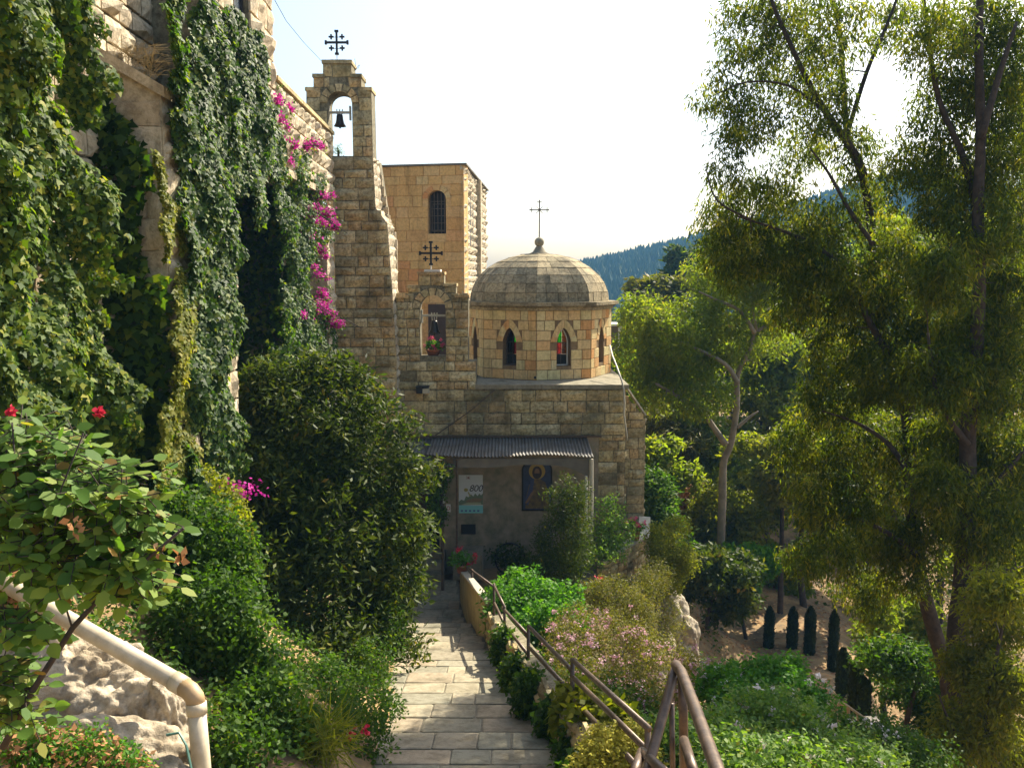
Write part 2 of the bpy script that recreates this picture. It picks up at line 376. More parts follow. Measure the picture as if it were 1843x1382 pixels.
def smooth_path(pts, rs, k=4):
    P_, R_ = [], []
    n = len(pts)
    for i in range(n-1):
        p0, p1, p2, p3 = pts[max(i-1, 0)], pts[i], pts[i+1], pts[min(i+2, n-1)]
        for j in range(k):
            t = j/k; P_.append(.5*((2*p1)+(-p0+p2)*t+(2*p0-5*p1+4*p2-p3)*t*t+(-p0+3*p1-3*p2+p3)*t**3)); R_.append(rs[i]+(rs[i+1]-rs[i])*t)
    P_.append(pts[-1]); R_.append(rs[-1]); return P_, R_
def tree(name, label, cat, limbs, blobs, nclump, k, rad, L, Wd, mat, bark, droop=.3, up=.3, group=None, twig=.012, fold=.15, shell=.5, clrnd=.5, twigs=True, lobed=False, extra=None):
    base = limbs[0][0][0]
    t = thing(name, label, cat, base, group)
    tb = MB(); nodes = []
    for pts, rs in limbs:
        pp, rr = smooth_path(pts, rs); tb.tube(pp, rr, 8 if rs[0] > .03 else 5); nodes += [tuple(p)+(r,) for p, r in zip(pp, rr)]
    tb.build('trunk', bark, t, True)
    C = in_blobs(blobs, nclump, shell)
    nd = np.array(nodes); tw = MB()
    if twigs:
        arr = np.zeros((len(nd)+len(C)*2, 4)); arr[:len(nd)] = nd; cnt = len(nd)
        d0 = np.min(np.linalg.norm(C[:, None, :]-nd[None, ::3, :3], axis=2), axis=1)
        for i in np.argsort(d0):
            c = C[i]; dd = np.linalg.norm(arr[:cnt, :3]-c, axis=1)+np.maximum(0, arr[:cnt, 2]-c[2])*.5; j = int(np.argmin(dd)); q = arr[j]
            mid = (q[:3]+c)/2+np.array([0, 0, dd[j]*.10])+rng.normal(size=3)*dd[j]*.07; r = min(q[3]*.6, twig*(1+dd[j]*.6))
            tw.tube([Vector(q[:3]), Vector(mid), Vector(c)], [r, r*.7, r*.4], 3, False)
            arr[cnt] = (*mid, r*.9); arr[cnt+1] = (*c, r*.6); cnt += 2
        tw.build('branches', bark, t)
    A = clumps(C, k, rad, L, Wd, droop, up, clrnd=clrnd)
    tag(leaf_mesh('foliage', A[0], A[1], A[2], A[3], A[4], mat, t, fold, lobed, A[5]), kind='stuff')
    return t, C
def shrub(name, label, blobs, nclump, k, rad, L, Wd, mat, cat='shrub', base=None, up=.6, droop=0., group=None, shell=.6, lobed=False, flowers=None, clrnd=.4, stem=.02):
    cs = np.array([b[0] for b in blobs]); bs = base if base is not None else Vector((cs[:, 0].mean(), cs[:, 1].mean(), min(b[0][2]-b[3] for b in blobs)))
    bs = Vector(bs); limbs = []
    for b in blobs[:5]:
        c = Vector(b[0]); m_ = bs*.5+c*.5+Vector((0, 0, .1)); limbs.append(([bs, m_, c], [stem*1.4, stem, stem*.4]))
    t, C = tree(name, label, cat, limbs, blobs, nclump, k, rad, L, Wd, mat, M['bark'], droop, up, group, twig=stem*.3, shell=shell, clrnd=clrnd, lobed=lobed)
    if flowers:
        fm, nf, fr, fl = flowers
        F_ = in_blobs(blobs, nf, .97); F_ = F_[(F_[:, 2] > cs[:, 2].min()-.3)]
        A = clumps(F_, 12, fr, fl, fl*.9, 0, .8); tag(leaf_mesh('flowers', A[0], A[1], A[2], A[3], A[4], M[fm], t, .2, False, A[5]), kind='stuff')
    return t
# ------------------------------------------------------------------ ground
def lerpt(tab, y):
    if y <= tab[0][0]: return tab[0][1]
    for (a, b), (c, d) in zip(tab, tab[1:]):
        if y <= c: return b+(d-b)*(y-a)/(c-a)
    return tab[-1][1]
XR = [(0, 1.35), (3, 1.0), (6.25, .56), (10, .05), (14, -.50), (17.8, -1.15), (21, -1.5)]
XL = [(0, -1.0), (6.25, -1.11), (10, -1.44), (14, -2.0), (17.8, -2.7), (21, -3)]
STEPS = [2.0, 2.8, 3.6, 4.4, 5.3, 6.37, 7.96, 9.66, 11.0, 12.6, 14.2, 15.8]
def zpath(Y):
    z = 0.0                      # porch floor at Y>=17
    Y = min(Y, 17.0); z = .165*(17.0-max(Y, 6.37))+ .22*max(0, 6.37-Y)
    for s in STEPS:
        if Y < s: z += .17
    return z
VC = np.array([(8, 25, -4), (8, 35, -4.6), (12, 20, -5), (4.7, 12, -.5), (7, 13, -2.2), (12, 13, -4), (2.5, 7, 1.3), (5, 7, .2), (10, 7, -2), (20, 10, -6), (4, 18, -2), (6, 20, -3.4),
 (3.6, 21, -2), (4, 26, -2), (9, 42, -.5), (4, 36, 1), (-5, 40, 5), (20, 60, -1), (40, 40, -8), (30, 100, 0), (10, 100, 0), (-30, 60, 12), (3, 3, 4.5), (6, 2, 3), (15, 30, -5.5), (20, 30, -7), (60, 90, -6), (2, 60, 4), (0, 150, -8), (60, 160, -12), (120, 120, -10), (-60, 150, 5), (14, 25, -5), (-10, 10, 5), (-10, 25, 4), (7, 9.5, -.9), (3.6, 15.5, -1.6)], dtype=float)
def vfield(x, y):
    d = ((VC[:, 0]-x)**2+(VC[:, 1]-y)**2)+.3; w = d**-2.0
    return float((w*VC[:, 2]).sum()/w.sum())
def sst(t): t = max(0, min(1, t)); return t*t*(3-2*t)
def gz(x, y):
    if y > 26: return vfield(x, y)-.0
    xr, xl = lerpt(XR, y), lerpt(XL, y); z0 = zpath(y)
    wob = .05*math.sin(x*3.1+y*1.7)+.05*math.sin(y*2.9-x*1.3)
    if x < xl: z = z0+ min(.62*(xl-x), 1.5)*(.1+.9*sst((y-5.3)/1.2))-.35*(1-sst((y-5.0)/1.0))+wob*.6*min(1, (xl-x)*3); return z if y < 20 else z*(1-sst((y-20)/6))+vfield(x, y)*sst((y-20)/6)
    if x <= xr: z = z0-.14
    else:
        flat = 1.0 if y < 15 else 1.0+min(3.1, (y-15)*1.0)
        s = sst((x-xr-flat)/(2.6 if y < 15 else 1.0)); z = (z0-.05)*(1-s)+min(z0-.05, vfield(x, y))*s+wob*min(1, (x-xr)*2)
    if y > 23: s = sst((y-23)/3); z = z*(1-s)+vfield(x, y)*s
    return z
def grid_mesh(xs, ys, fn, name, mat):
    v = [(x, y, fn(x, y)) for y in ys for x in xs]; n = len(xs)
    f = [(j*n+i, j*n+i+1, (j+1)*n+i+1, (j+1)*n+i) for j in range(len(ys)-1) for i in range(n-1)]
    o = mesh_obj(name, v, f, mat, None, True); o['kind'] = 'structure'; return o
xs = list(np.arange(-12, 16, .42))+list(np.linspace(16, 200, 50)); xs = list(np.linspace(-160, -13, 25))+xs
ys = list(np.arange(-4, 34, .42))+list(np.linspace(34, 190, 55))
grid_mesh(xs, ys, gz, 'ground', M['dirt'])
# far hills
def hill(name, Y0, Y1, ridge, zb, xw, seed):
    def fn(x, y):
        t = (y-Y0)/(Y1-Y0); t = t if t < 1 else max(0, 2-t)
        return zb+(lerpt(ridge, x*(Y1/max(y, Y0)))-zb)*math.sin(min(1, t)*math.pi/2)**1.2+2*math.sin(x*.05+seed)*math.sin(y*.04)*t
    xs = np.linspace(xw[0], xw[1], 70); ys = np.linspace(Y0, Y1*1.35, 30)
    o = grid_mesh(xs, ys, fn, name, M['far']); return fn
RF = [(-300, 0), (-60, -4), (20, 8), (36, 11), (79, 21), (125, 34), (173, 48), (240, 60), (400, 70)]
RN = [(-200, -22), (0, -14), (28, -4), (45, 9), (70, 15), (110, 20), (200, 30)]
f1 = hill('far_hill', 190, 400, RF, -30, (-300, 480), 1.)
f2 = hill('near_hill', 130, 220, RN, -22, (-200, 300), 3.)
def conifers(name, label, fn, n, xr_, yr_, h, rad):
    x = rng.uniform(*xr_, n); y = rng.uniform(*yr_, n); mb_v = []; sizes = rng.uniform(.6, 1.25, n)
    v = []; f = []; q = 0
    for i in range(n):
        z = fn(x[i], y[i])-.5; hh = h*sizes[i]; r = rad*random.uniform(.8, 1.3)
        for (z0, z1, rr) in ((.1, .72, 1), (.5, 1.08, .6)):
            m_ = 5; a0 = random.random()*6
            for k in range(m_): a = a0+k*2*math.pi/m_; e = rr*r*random.uniform(.7, 1.25); v.append((x[i]+math.cos(a)*e, y[i]+math.sin(a)*e, z+hh*z0+random.uniform(-.06, .06)*hh))
            v.append((x[i]+random.uniform(-.2, .2)*r, y[i], z+hh*z1))
            for k in range(m_): f.append((q+k, q+(k+1) % m_, q+m_))
            q += m_+1
    me = bpy.data.meshes.new(name); me.from_pydata(v, [], f); me.update(); at = me.attributes.new('rnd', 'FLOAT', 'FACE'); at.data.foreach_set('value', rng.random(len(f)).astype(np.float32)); me.materials.append(M['far'])
    return tag(link(bpy.data.objects.new(name, me)), label, 'forest', None, 'stuff')
conifers('far_forest', 'blue hazy pine forest covering the far ridge beyond the dome', f1, 4200, (20, 180), (290, 406), 5.0, 1.9)
conifers('hillside_forest', 'darker pine wood on the nearer slope right of the dome', f2, 1500, (12, 100), (165, 226), 5.0, 1.5)
# ================================================================== CHAPEL
ch = thing('chapel', 'stone chapel with an octagonal dome at the end of the path', 'chapel', (0, 20, 0))
xL, xM, xR_ = Xp(700, 700, 20), Xp(857, 700, 20), Xp(1126, 800, 20)
zT, zL, zC = Zp(650, 20), Zp(692, 20), Zp(785, 20)
door = [(Xp(746, 960, 20), -.3), (Xp(791, 960, 20), -.3), (Xp(791, 960, 20), Zp(862, 20)), (Xp(746, 960, 20), Zp(862, 20))]
outl = [(xL-1.5, -.3), (xR_, -.3), (xR_, zL-.1), (xM, zL-.1), (xM, zT), (xL-1.5, zT)]
core = MB().prism(outl, [door], (0, 20, 0), X1, Z1, NF, -.02, -.5)
core.b2(xR_-.5, xR_-.02, 20.5, 25.4, -2.5, zL-.1); core.b2(xL-1.5, xR_-.5, 25.0, 25.4, -1, zL-.1); core.b2(xL-1.5, xL-1.3, 20.5, 25, -1, zL-.1)
core.build('wall_core', M['mortar'], ch)
MB().b2(xL-1.3, xR_-.5, 20.55, 25, zL-.35, zL-.12).build('roof_slab', M['mortar'], ch)
st = Stones(ch, M['wall'])
px0, px1 = Xp(738, 900, 20), Xp(1076, 900, 20)
upper = [(xL-.3, zC+.02), (xR_, zC+.02), (xR_, zL-.1), (xM, zL-.1), (xM, zT), (xL-.3, zT)]
st.wall((0, 20, 0), X1, Z1, NF, upper, rowh=.245, sw=(.24, .66), d=.045, gap=.024)
st.wall((0, 20, 0), X1, Z1, NF, [(px1, 0), (xR_, 0), (xR_, zC+.02), (px1, zC+.02)], rowh=.25, sw=(.28, .5), d=.035)
st.build()
st = Stones(ch, M['wall'], cap=60); st.wall((xR_-.02, 20, 0), Y1, Z1, X1, [(0, -1.5), (5.4, -1.5), (5.4, zL-.1), (0, zL-.1)], rowh=.25, sw=(.3, .6), d=.04); st.build()
# porch plaster wall with block hints
MB().prism([(xL-.6, -.2), (px1, -.2), (px1, zC), (xL-.6, zC)], [door], (0, 20, 0), X1, Z1, NF, .03, -.03).build('plaster_wall', M['plaster'], ch)
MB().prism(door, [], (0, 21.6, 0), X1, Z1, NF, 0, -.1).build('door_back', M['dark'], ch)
MB().b2(door[0][0]-.1, door[1][0]+.1, 20.5, 21.6, -.05, 0).build('doorway_floor', M['path'], ch)
MB().prism([(door[0][0]+.04, 0), (door[0][0]+.3, 0), (door[0][0]+.3, door[2][1]-.05), (door[0][0]+.04, door[2][1]-.05)], [], (0, 20.5, 0), X1, Z1, NF, 0, -.06).build('door', M['door'], ch)
for i in range(3): MB().b2(door[0][0]-.35, door[1][0]+.15, 19.1+.3*i, 20.0, .17*i, .17*(i+1)-.004).build('step', M['path'], ch)
# ledge
MB().b2(xM-.02, xR_+.05, 19.95, 25.3, zL-.1, zL).build('roof_ledge', M['path'], ch)
MB().prism([(xM, zL), (xM-.25, zL), (xM-.25, zT)], [], (0, 20.15, 0), X1, Z1, NF, 0, -.3).build('flashing', M['mortar'], ch)
# small bell gable (part of the chapel front)
def jcross(name, label, x, z, Y, h, rodz, mat, loc=None):
    t = thing(name, label, 'cross', (x, Y, rodz)); mb = MB(); s = h/2; w = h*.045; th = .02
    mb.b2(x-w, x+w, Y-th, Y+th, z-s, z+s); mb.b2(x-s, x+s, Y-th*1.1, Y+th*1.1, z-w, z+w)
    for sg in (-1, 1):
        mb.b2(x-h*.09, x+h*.09, Y-th*1.2, Y+th*1.2, z+sg*s-.012-w*.5, z+sg*s+.012+w*.5); mb.b2(x+sg*s-.012-w*.5, x+sg*s+.012+w*.5, Y-th*1.2, Y+th*1.2, z-h*.09, z+h*.09)
    mb.build('main_cross', mat, t)
    for a in (-1, 1):
        for b in (-1, 1):
            m2 = MB(); cx, cz = x+a*s*.5, z+b*s*.5; q = h*.115; m2.b2(cx-q, cx+q, Y-th*.8, Y+th*.8, cz-w*.8, cz+w*.8); m2.b2(cx-w*.8, cx+w*.8, Y-th*.9, Y+th*.9, cz-q, cz+q)
            m2.b2(min(cx, x+a*.01), max(cx, x+a*.01), Y+th, Y+th+.006, cz-.006, cz+.006); m2.build('small_cross', mat, t)
    MB().tube([(x, Y, rodz), (x, Y, z-s)], .012, 6).build('rod', M['white'], t); return t
def bell(label, cx, cz, Y, r, h, span, mat, barmat, zbar):
    t = thing('church_bell', label, 'bell', (cx, Y, cz))
    MB().lathe((cx, Y, cz), [(.02, h), (r*.38, h*.98), (r*.52, h*.88), (r*.58, h*.55), (r*.68, h*.3), (r*.85, h*.12), (r, 0), (r*.9, 0), (r*.6, h*.28), (r*.45, h*.8)], 20).build('bell_body', mat, t, True)
    MB().tube([(cx, Y, cz+h*.6), (cx, Y, cz-h*.1)], .012, 6).ball((cx, Y, cz-h*.1), r*.15).build('clapper', mat, t)
    mb = MB(); mb.b2(cx-span, cx+span, Y-.025, Y+.025, zbar-.025, zbar+.025)
    mb.build('yoke', barmat, t)
    m3 = MB()
    for s_ in (-.05, 0, .05): m3.tube([(cx+s_, Y, cz+h*.97), (cx+s_*1.3, Y, zbar+.07)], .014, 6)
    m3.build('hanger', barmat, t)
    for s_ in (-1, 1): MB().b2(cx+s_*span-.02, cx+s_*span+.02, Y-.035, Y+.035, zbar-.17, zbar+.14).build('bracket', barmat, t)
    return t
def gable(parent, Y, pts_px, hole_px, thick, mat, rowh, sw, keep=True):
    """pts_px outline; hole (cx, hw, ybottom, yspring, ycrown)"""
    out = [(Xp(a, b, Y), Zp(b, Y)) for a, b in pts_px]
    cx = Xp(hole_px[0], hole_px[3], Y); hw = hole_px[1]*Y/F; v0, vs, vc = (Zp(q, Y) for q in hole_px[2:5])
    ho = arch(cx, hw, v0, vs, vc-vs, 12)
    MB().prism(out, [ho], (0, Y, 0), X1, Z1, NF, -.012, -thick).build('gable_core', M['mortar'], parent)
    ring = arch(cx, hw+.17, v0+.01, vs, vc-vs+.17, 12); ring[0] = (cx-hw, v0); ring[1] = (cx+hw, v0)
    ring2 = [(cx-hw-.003, v0), (cx+hw+.003, v0), (cx+hw+.003, vs)]+arch(cx, hw+.17, vs, vs, vc-vs+.17, 12)[2:]+[(cx-hw-.003, vs)]
    s_ = Stones(parent, mat, cap=295); s_.wall((0, Y, 0), X1, Z1, NF, out, [ring2], rowh=rowh, sw=sw, d=.035); s_.build()
    voussoirs(parent, mat, (0, Y, 0), X1, Z1, NF, cx, hw, vs, vc-vs, .16, 7, .03, -.03)
    return out, cx, hw, v0, vs, vc
g1 = gable(ch, 20.0, [(712, 650.5), (843, 650.5), (843, 533), (820.5, 533), (820.5, 513), (799, 513), (799, 492), (752.7, 492), (752.7, 516), (735, 516), (735, 534), (712, 534)], (778.5, 23, 641, 555, 531), .45, M['tower'], .2, (.18, .36))
cxg = Xp(777.5, 488, 20)
MB().b2(Xp(763, 488, 20), Xp(792.5, 488, 20), 20.02, 20.4, Zp(492, 20), Zp(485, 20)).build('cap_stone', M['white'], ch)
for a, b, yy in ((712, 735, 534), (735, 753, 516), (820.5, 843, 533), (799, 820.5, 513), (752.7, 799, 492)):
    MB().b2(Xp(a, yy, 20)-.02, Xp(b, yy, 20)+.02, 19.95, 20.48, Zp(yy, 20)-.03, Zp(yy, 20)+.035).build('coping_stone', M['tower'], ch)
# drum
DC = Vector((.715, 22.7, zL)); R = 1.9; dh = 1.70
th0 = math.radians(-93.8)
vt = [DC+Vector((R*math.cos(th0+k*math.pi/4), R*math.sin(th0+k*math.pi/4), 0)) for k in range(8)]
M['archb'] = m_plain('arch_stone_buff', (.62, .44, .21), .9, .2, 9, bmp=.1)
ds = Stones(ch, M['drum'], SMOOTH, 'block', 290)
gcol = dict(blue=m_glass('blue_glass', (.05, .25, .9)), green=m_glass('green_glass', (.1, .8, .1)), red=m_glass('red_glass', (.9, .2, .15)), orange=m_glass('orange_glass', (1, .30, .02)), amber=m_glass('amber_glass', (.35, .2, .05)), clear=m_glass('clear_glass', (.75, .8, .8)))
for k in range(8):
    a, b = vt[k], vt[(k+1) % 8]; U = (b-a).normalized(); w = (b-a).length; N = U.cross(Z1)
    ho = arch(w/2, .185, .33, .93, .34, 10, True)
    MB().prism([(0, 0), (w, 0), (w, dh), (0, dh)], [ho], a, U, Z1, N, -.004, -.26).build('drum_wall', M['drumj'], ch)
    MB().prism(arch(w/2, .352, .93, .93, .34+.20, 10, True)[2:]+arch(w/2, .187, .93, .93, .341, 10, True)[2:][::-1], [], a, U, Z1, N, .002, -.02).build('arch_backing', M['archb'], ch)
    ring = [(w/2-.19, .33), (w/2+.19, .33), (w/2+.19, .93)]+arch(w/2, .36, .93, .93, .34+.22, 10, True)[2:]+[(w/2-.19, .93)]
    if k in (0, 1, 7, 6, 2):
        ds.wall(a, U, Z1, N, [(0.005, 0), (w-.005, 0), (w-.005, dh), (0.005, dh)], [ring], rowh=dh/7, sw=(.2, .42), d=.022, gap=.012, rowvar=0)
        voussoirs(ch, M['drum'], a, U, Z1, N, w/2, .19, .93, .34, .165, 6, .012, -.02, True)
    # window
    fr = MB(); ins = arch(w/2, .155, .36, .93, .30, 10, True)
    fr.prism(ho, [ins], a, U, Z1, N, -.19, -.215); wo = fr.build('window_frame', M['white'] if k in (0,) else M['iron'], ch)
    near = k in (0, 7)
    rows = [.36, .52, .68, .84, 1.0, 1.13, 1.22]
    colsq = ['amber', 'red', 'green', 'blue', 'green', 'orange'] if not near else None
    if not near:
        for r_ in range(6):
            for s_ in (0, 1):
                u0, u1 = (w/2-.153, w/2-.006) if s_ == 0 else (w/2+.006, w/2+.153)
                if r_ >= 4: q = .10 if r_ == 4 else .05; u0, u1 = (w/2-q, w/2-.006) if s_ == 0 else (w/2+.006, w/2+q)
                c_ = (['red', 'red', 'green', 'green', 'blue', 'blue'][r_] if s_ == 1 else 'amber') if k in (4, 3, 5) else 'orange' if k == 1 else 'clear'
                MB().prism([(u0, rows[r_]+.005), (u1, rows[r_]+.005), (u1, rows[r_+1]-.005), (u0, rows[r_+1]-.005)], [], a, U, Z1, N, -.20, -.206).build('pane', gcol[c_], wo)
        for r_ in rows[1:-1]: MB().prism([(w/2-.15, r_-.006), (w/2+.15, r_-.006), (w/2+.15, r_+.006), (w/2-.15, r_+.006)], [], a, U, Z1, N, -.195, -.212).build('glazing_bar', M['iron'], wo)
    else:
        MB().prism([(w/2-.006, .36), (w/2+.006, .36), (w/2+.006, 1.2), (w/2-.006, 1.2)], [], a, U, Z1, N, -.195, -.21).build('glazing_bar', M['iron'], wo)
        for r_ in (.62, .9): MB().prism([(w/2-.15, r_-.006), (w/2+.15, r_-.006), (w/2+.15, r_+.006), (w/2-.15, r_+.006)], [], a, U, Z1, N, -.195, -.21).build('glazing_bar', M['iron'], wo)
        MB().prism([(w/2-.15, .37), (w/2+.15, .37), (w/2+.15, .6), (w/2-.15, .6)], [], a, U, Z1, N, -.20, -.206).build('pane', M['dark'], wo)
        MB().prism([(w/2-.15, .63), (w/2+.15, .63), (w/2+.15, .92), (w/2-.15, .92)], [], a, U, Z1, N, -.20, -.206).build('pane', gcol['clear'] if k == 0 else gcol['amber'], wo)
ds.build()
MB().lathe(DC+Vector((0, 0, .01)), [(0.01, 0), (1.6, 0)], 8).build('drum_floor', M['dark'], ch)
# octagonal mouldings
def octring(z0, z1, r, name, mat):
    q = [(r*math.cos(th0+k*math.pi/4), r*math.sin(th0+k*math.pi/4)) for k in range(8)]
    return MB().prism(q, [], (DC.x, DC.y, 0), X1, Y1, Z1, z1, z0).build(name, mat, ch)
zd = zL+dh
octring(zd, zd+.07, R+.05, 'cornice_moulding', M['dome']); octring(zd+.07, zd+.115, R+.11, 'cornice_moulding', M['dome']); octring(zd+.115, zd+.20, R+.19, 'cornice', M['dome'])
# dome: octagonal cloister vault laid with stone tiles
zb = zd+.20; RD, HD = 1.83, Zp(456, 22.6)-zb
prof = [(RD*math.cos(t)**.92, HD*math.sin(t)) for t in np.linspace(0, math.pi/2*.965, 9)]
core = MB(); q = []
for (r, z) in prof: q.append((r-.025, z-.012))
core.lathe((DC.x, DC.y, zb), q, 8)
cv = [tuple(Matrix.Rotation(th0, 3, 'Z') @ (Vector(p)-Vector((DC.x, DC.y, 0)))+Vector((DC.x, DC.y, 0))) for p in core.v]; core.v = cv
core.build('dome_shell', M['mortar'], ch)
for k in range(8):
    if k in (3, 4): continue
    a0, a1 = th0+k*math.pi/4, th0+(k+1)*math.pi/4; A0 = Vector((math.cos(a0), math.sin(a0), 0)); A1 = Vector((math.cos(a1), math.sin(a1), 0)); C0 = Vector((DC.x, DC.y, zb))
    for j in range(8):
        (r0, z0), (r1, z1) = prof[j], prof[j+1]
        n = max(1, round(2*r0*math.sin(math.pi/8)/.30)); ph = [0]+[(i+random.uniform(-.12, .12))/n for i in range(1, n)]+[1]
        for i in range(n):
            g = .012/max(.15, r0); t0, t1 = ph[i]+g*.5, ph[i+1]-g*.5
            lo, hi = z0+.005, z1-.005
            q0 = C0+(A0*(1-t0)+A1*t0)*r0+Z1*lo; q1 = C0+(A0*(1-t1)+A1*t1)*r0+Z1*lo; q2 = C0+(A0*(1-t1)+A1*t1)*(r1+.004)+Z1*hi; q3 = C0+(A0*(1-t0)+A1*t0)*(r1+.004)+Z1*hi
            nn = (q1-q0).cross(q3-q0).normalized(); e = random.uniform(.0, .012)
            v = [p+nn*e for p in (q0, q1, q2, q3)]+[p-nn*.04 for p in (q0, q1, q2, q3)]
            MB().add(v, [(0, 1, 2, 3), (0, 4, 5, 1), (1, 5, 6, 2), (2, 6, 7, 3), (3, 7, 4, 0)]).build('dome_tile', M['dome'], ch)
zt = zb+HD
fin = MB().lathe((DC.x, DC.y, zt-.06), [(.30, 0), (.27, .05), (.17, .10), (.11, .20), (.085, .24)], 16).ball((DC.x, DC.y, zt+.29), .125, 18, 12); fin.build('finial', M['path'], ch, True)
mb = MB(); cxx, cyy = DC.x, DC.y; z0 = zt+.4; z1 = Zp(362, 22.7); zc = Zp(378, 22.7)
mb.tube([(cxx, cyy, z0), (cxx, cyy, z1)], .017, 6); mb.tube([(cxx-.24, cyy, zc), (cxx+.24, cyy, zc)], .015, 6)
for dx, dz in ((1, 0), (-1, 0), (0, 1)):
    p = Vector((cxx, cyy, zc))+Vector((dx, 0, dz))*.20; pr = Vector((dz, 0, dx)); d_ = Vector((dx, 0, dz))
    mb.tube([p-pr*.045, p+pr*.045], .011, 5); mb.ball(p+d_*.04, .022, 6, 4); mb.ball(p+pr*.05, .014, 6, 4); mb.ball(p-pr*.05, .014, 6, 4)
for a in (1, -1):
    for b in (1, -1): mb.tube([(cxx, cyy, zc), (cxx+a*.085, cyy, zc+b*.085)], .009, 5)
mb.build('dome_cross', M['iron'], ch)
# right buttress
bx0, bx1 = Xp(1127, 850, 21.4), Xp(1160, 850, 21.4)
by0 = Zp(960, 21.4)-2.4
pr = [(bx0-.3, by0), (bx1, by0), (bx1, Zp(752, 21.4)), (bx0-.3, Zp(700, 21.4)+.1)]
MB().prism(pr, [], (0, 21.4, 0), X1, Z1, NF, -.02, -.8).build('buttress', M['mortar'], ch)
bs = Stones(ch, M['wall'], cap=90); bs.wall((0, 21.4, 0), X1, Z1, NF, pr, rowh=.235, sw=(.22, .42), d=.04); bs.wall((bx1, 21.4, 0), Y1, Z1, X1, [(0, by0), (.8, by0), (.8, Zp(752, 21.4)), (0, Zp(752, 21.4))], rowh=.235, sw=(.3, .5), d=.04); bs.build()
MB().tube([P(1127, 700, 21.35)+Vector((0, 0, .05)), P(1162, 750, 21.35)+Vector((0, 0, .03))], .035, 4).build('buttress_coping', M['path'], ch)
# hose / cable down the corner
t = thing('drain_hose', 'pale hose hanging down the right corner of the chapel roof ledge', 'hose', P(1127, 790, 19.93))
MB().tube([P(1098, 622, 21.5), P(1102, 640, 21.0), P(1110, 660, 20.4), P(1119, 685, 19.95), P(1122.5, 700, 19.9), P(1124, 725, 19.9), P(1123, 745, 19.9), P(1127, 775, 19.93), P(1129, 792, 19.95)], .022, 6).build('hose', M['cream'], t, True)
t = thing('roof_box', 'small pale walled shed with a metal frame behind the dome', 'shed', (Xp(1100, 600, 28), 28, 2))
MB().b2(Xp(1090, 600, 28), Xp(1113, 600, 28), 28, 29, 1, Zp(587, 28)).build('wall', M['beam'], t); MB().b2(Xp(1089, 600, 28), Xp(1116, 600, 28), 27.9, 29.1, Zp(587, 28), Zp(583, 28)).build('roof', M['white'], t)
MB().b2(Xp(1112.5, 600, 28), Xp(1115, 600, 28), 27.9, 28, 1, Zp(587, 28)).build('post', M['white'], t)
# ---- porch canopy
t = thing('porch_canopy', 'rusty grey corrugated tin canopy on posts over the chapel porch', 'canopy', (0, 18.6, 0))
zb_, zf_ = zC-.03, Zp(820, 18.5)
def sheet(x0, x1, ya, za, yb, zb2, skew=0, name='roof_sheet'):
    n = max(8, int((x1-x0)/.0125)); v = []; f = []
    for j, (yy, zz) in enumerate(((ya, za), ((ya+yb)/2, (za+zb2)/2-.01), (yb, zb2))):
        for i in range(n+1):
            x = x0+(x1-x0)*i/n; e = .016*math.sin(2*math.pi*x/.076); v.append((x+skew*j/2, yy+(random.uniform(-.015, .015) if j == 2 else 0), zz+e+(.03*math.sin(x*2.2) if j == 2 else 0)))
    for j in range(2):
        for i in range(n): f.append((j*(n+1)+i, j*(n+1)+i+1, (j+1)*(n+1)+i+1, (j+1)*(n+1)+i))
    v2 = [(a, b, c-.004) for a, b, c in v]; k = len(v)
    mb = MB().add(v, [q[::-1] for q in f]); mb.add(v2, f); return mb.build(name, M['tin'], t)
xs_ = np.linspace(Xp(770, 820, 18.5)+.0, Xp(1066, 820, 18.5), 6)
for i in range(5): sheet(xs_[i]-.03, xs_[i+1]+.03, 19.98, zb_+.004*(i % 2), 18.5, zf_+.004*(i % 2), 0)
sheet(Xp(730, 800, 18.5), xs_[0]+.1, 19.98, zb_-.02, 18.2, zf_-.14)
MB().b2(Xp(735, 790, 20), Xp(1082, 785, 20), 19.9, 19.96, zb_+.02, zb_+.06).build('wall_strip', M['iron'], t)
pts = [(815, 838), (850, 836), (890, 836), (930, 831), (965, 831), (1005, 834), (1035, 842), (1060, 856)]
fa = MB(); 
up = [(Xp(a, b, 18.55), Zp(824, 18.55)-.02) for a, b in pts]; lo = [(Xp(a, b, 18.55), Zp(b+(6 if 5 > i > 0 else 4), 18.55)) for i, (a, b) in enumerate(pts)]
fa.prism(lo+up[::-1], [], (0, 18.58, 0), X1, Z1, NF, 0, -.05).build('fascia_board', M['beam'], t)
for px_, y0, y1, r_, m_ in ((822, 826, 990, .022, 'iron'), (1064, 826, 985, .05, 'cream'), (1055, 856, 960, .03, 'white'), (797, 905, 1085, .035, 'wood'), (797, 845, 905, .045, 'cream')):
    MB().tube([P(px_, y0, 18.55), Vector((Xp(px_, y1, 18.55), 18.55, Zp(y1, 18.55)))], r_, 8).build('post', M[m_], t)
MB().b2(Xp(770, 845, 18.5), Xp(813, 845, 18.5), 18.3, 18.6, Zp(848, 18.5), Zp(836, 18.5)).build('beam_end', M['wood'], t)
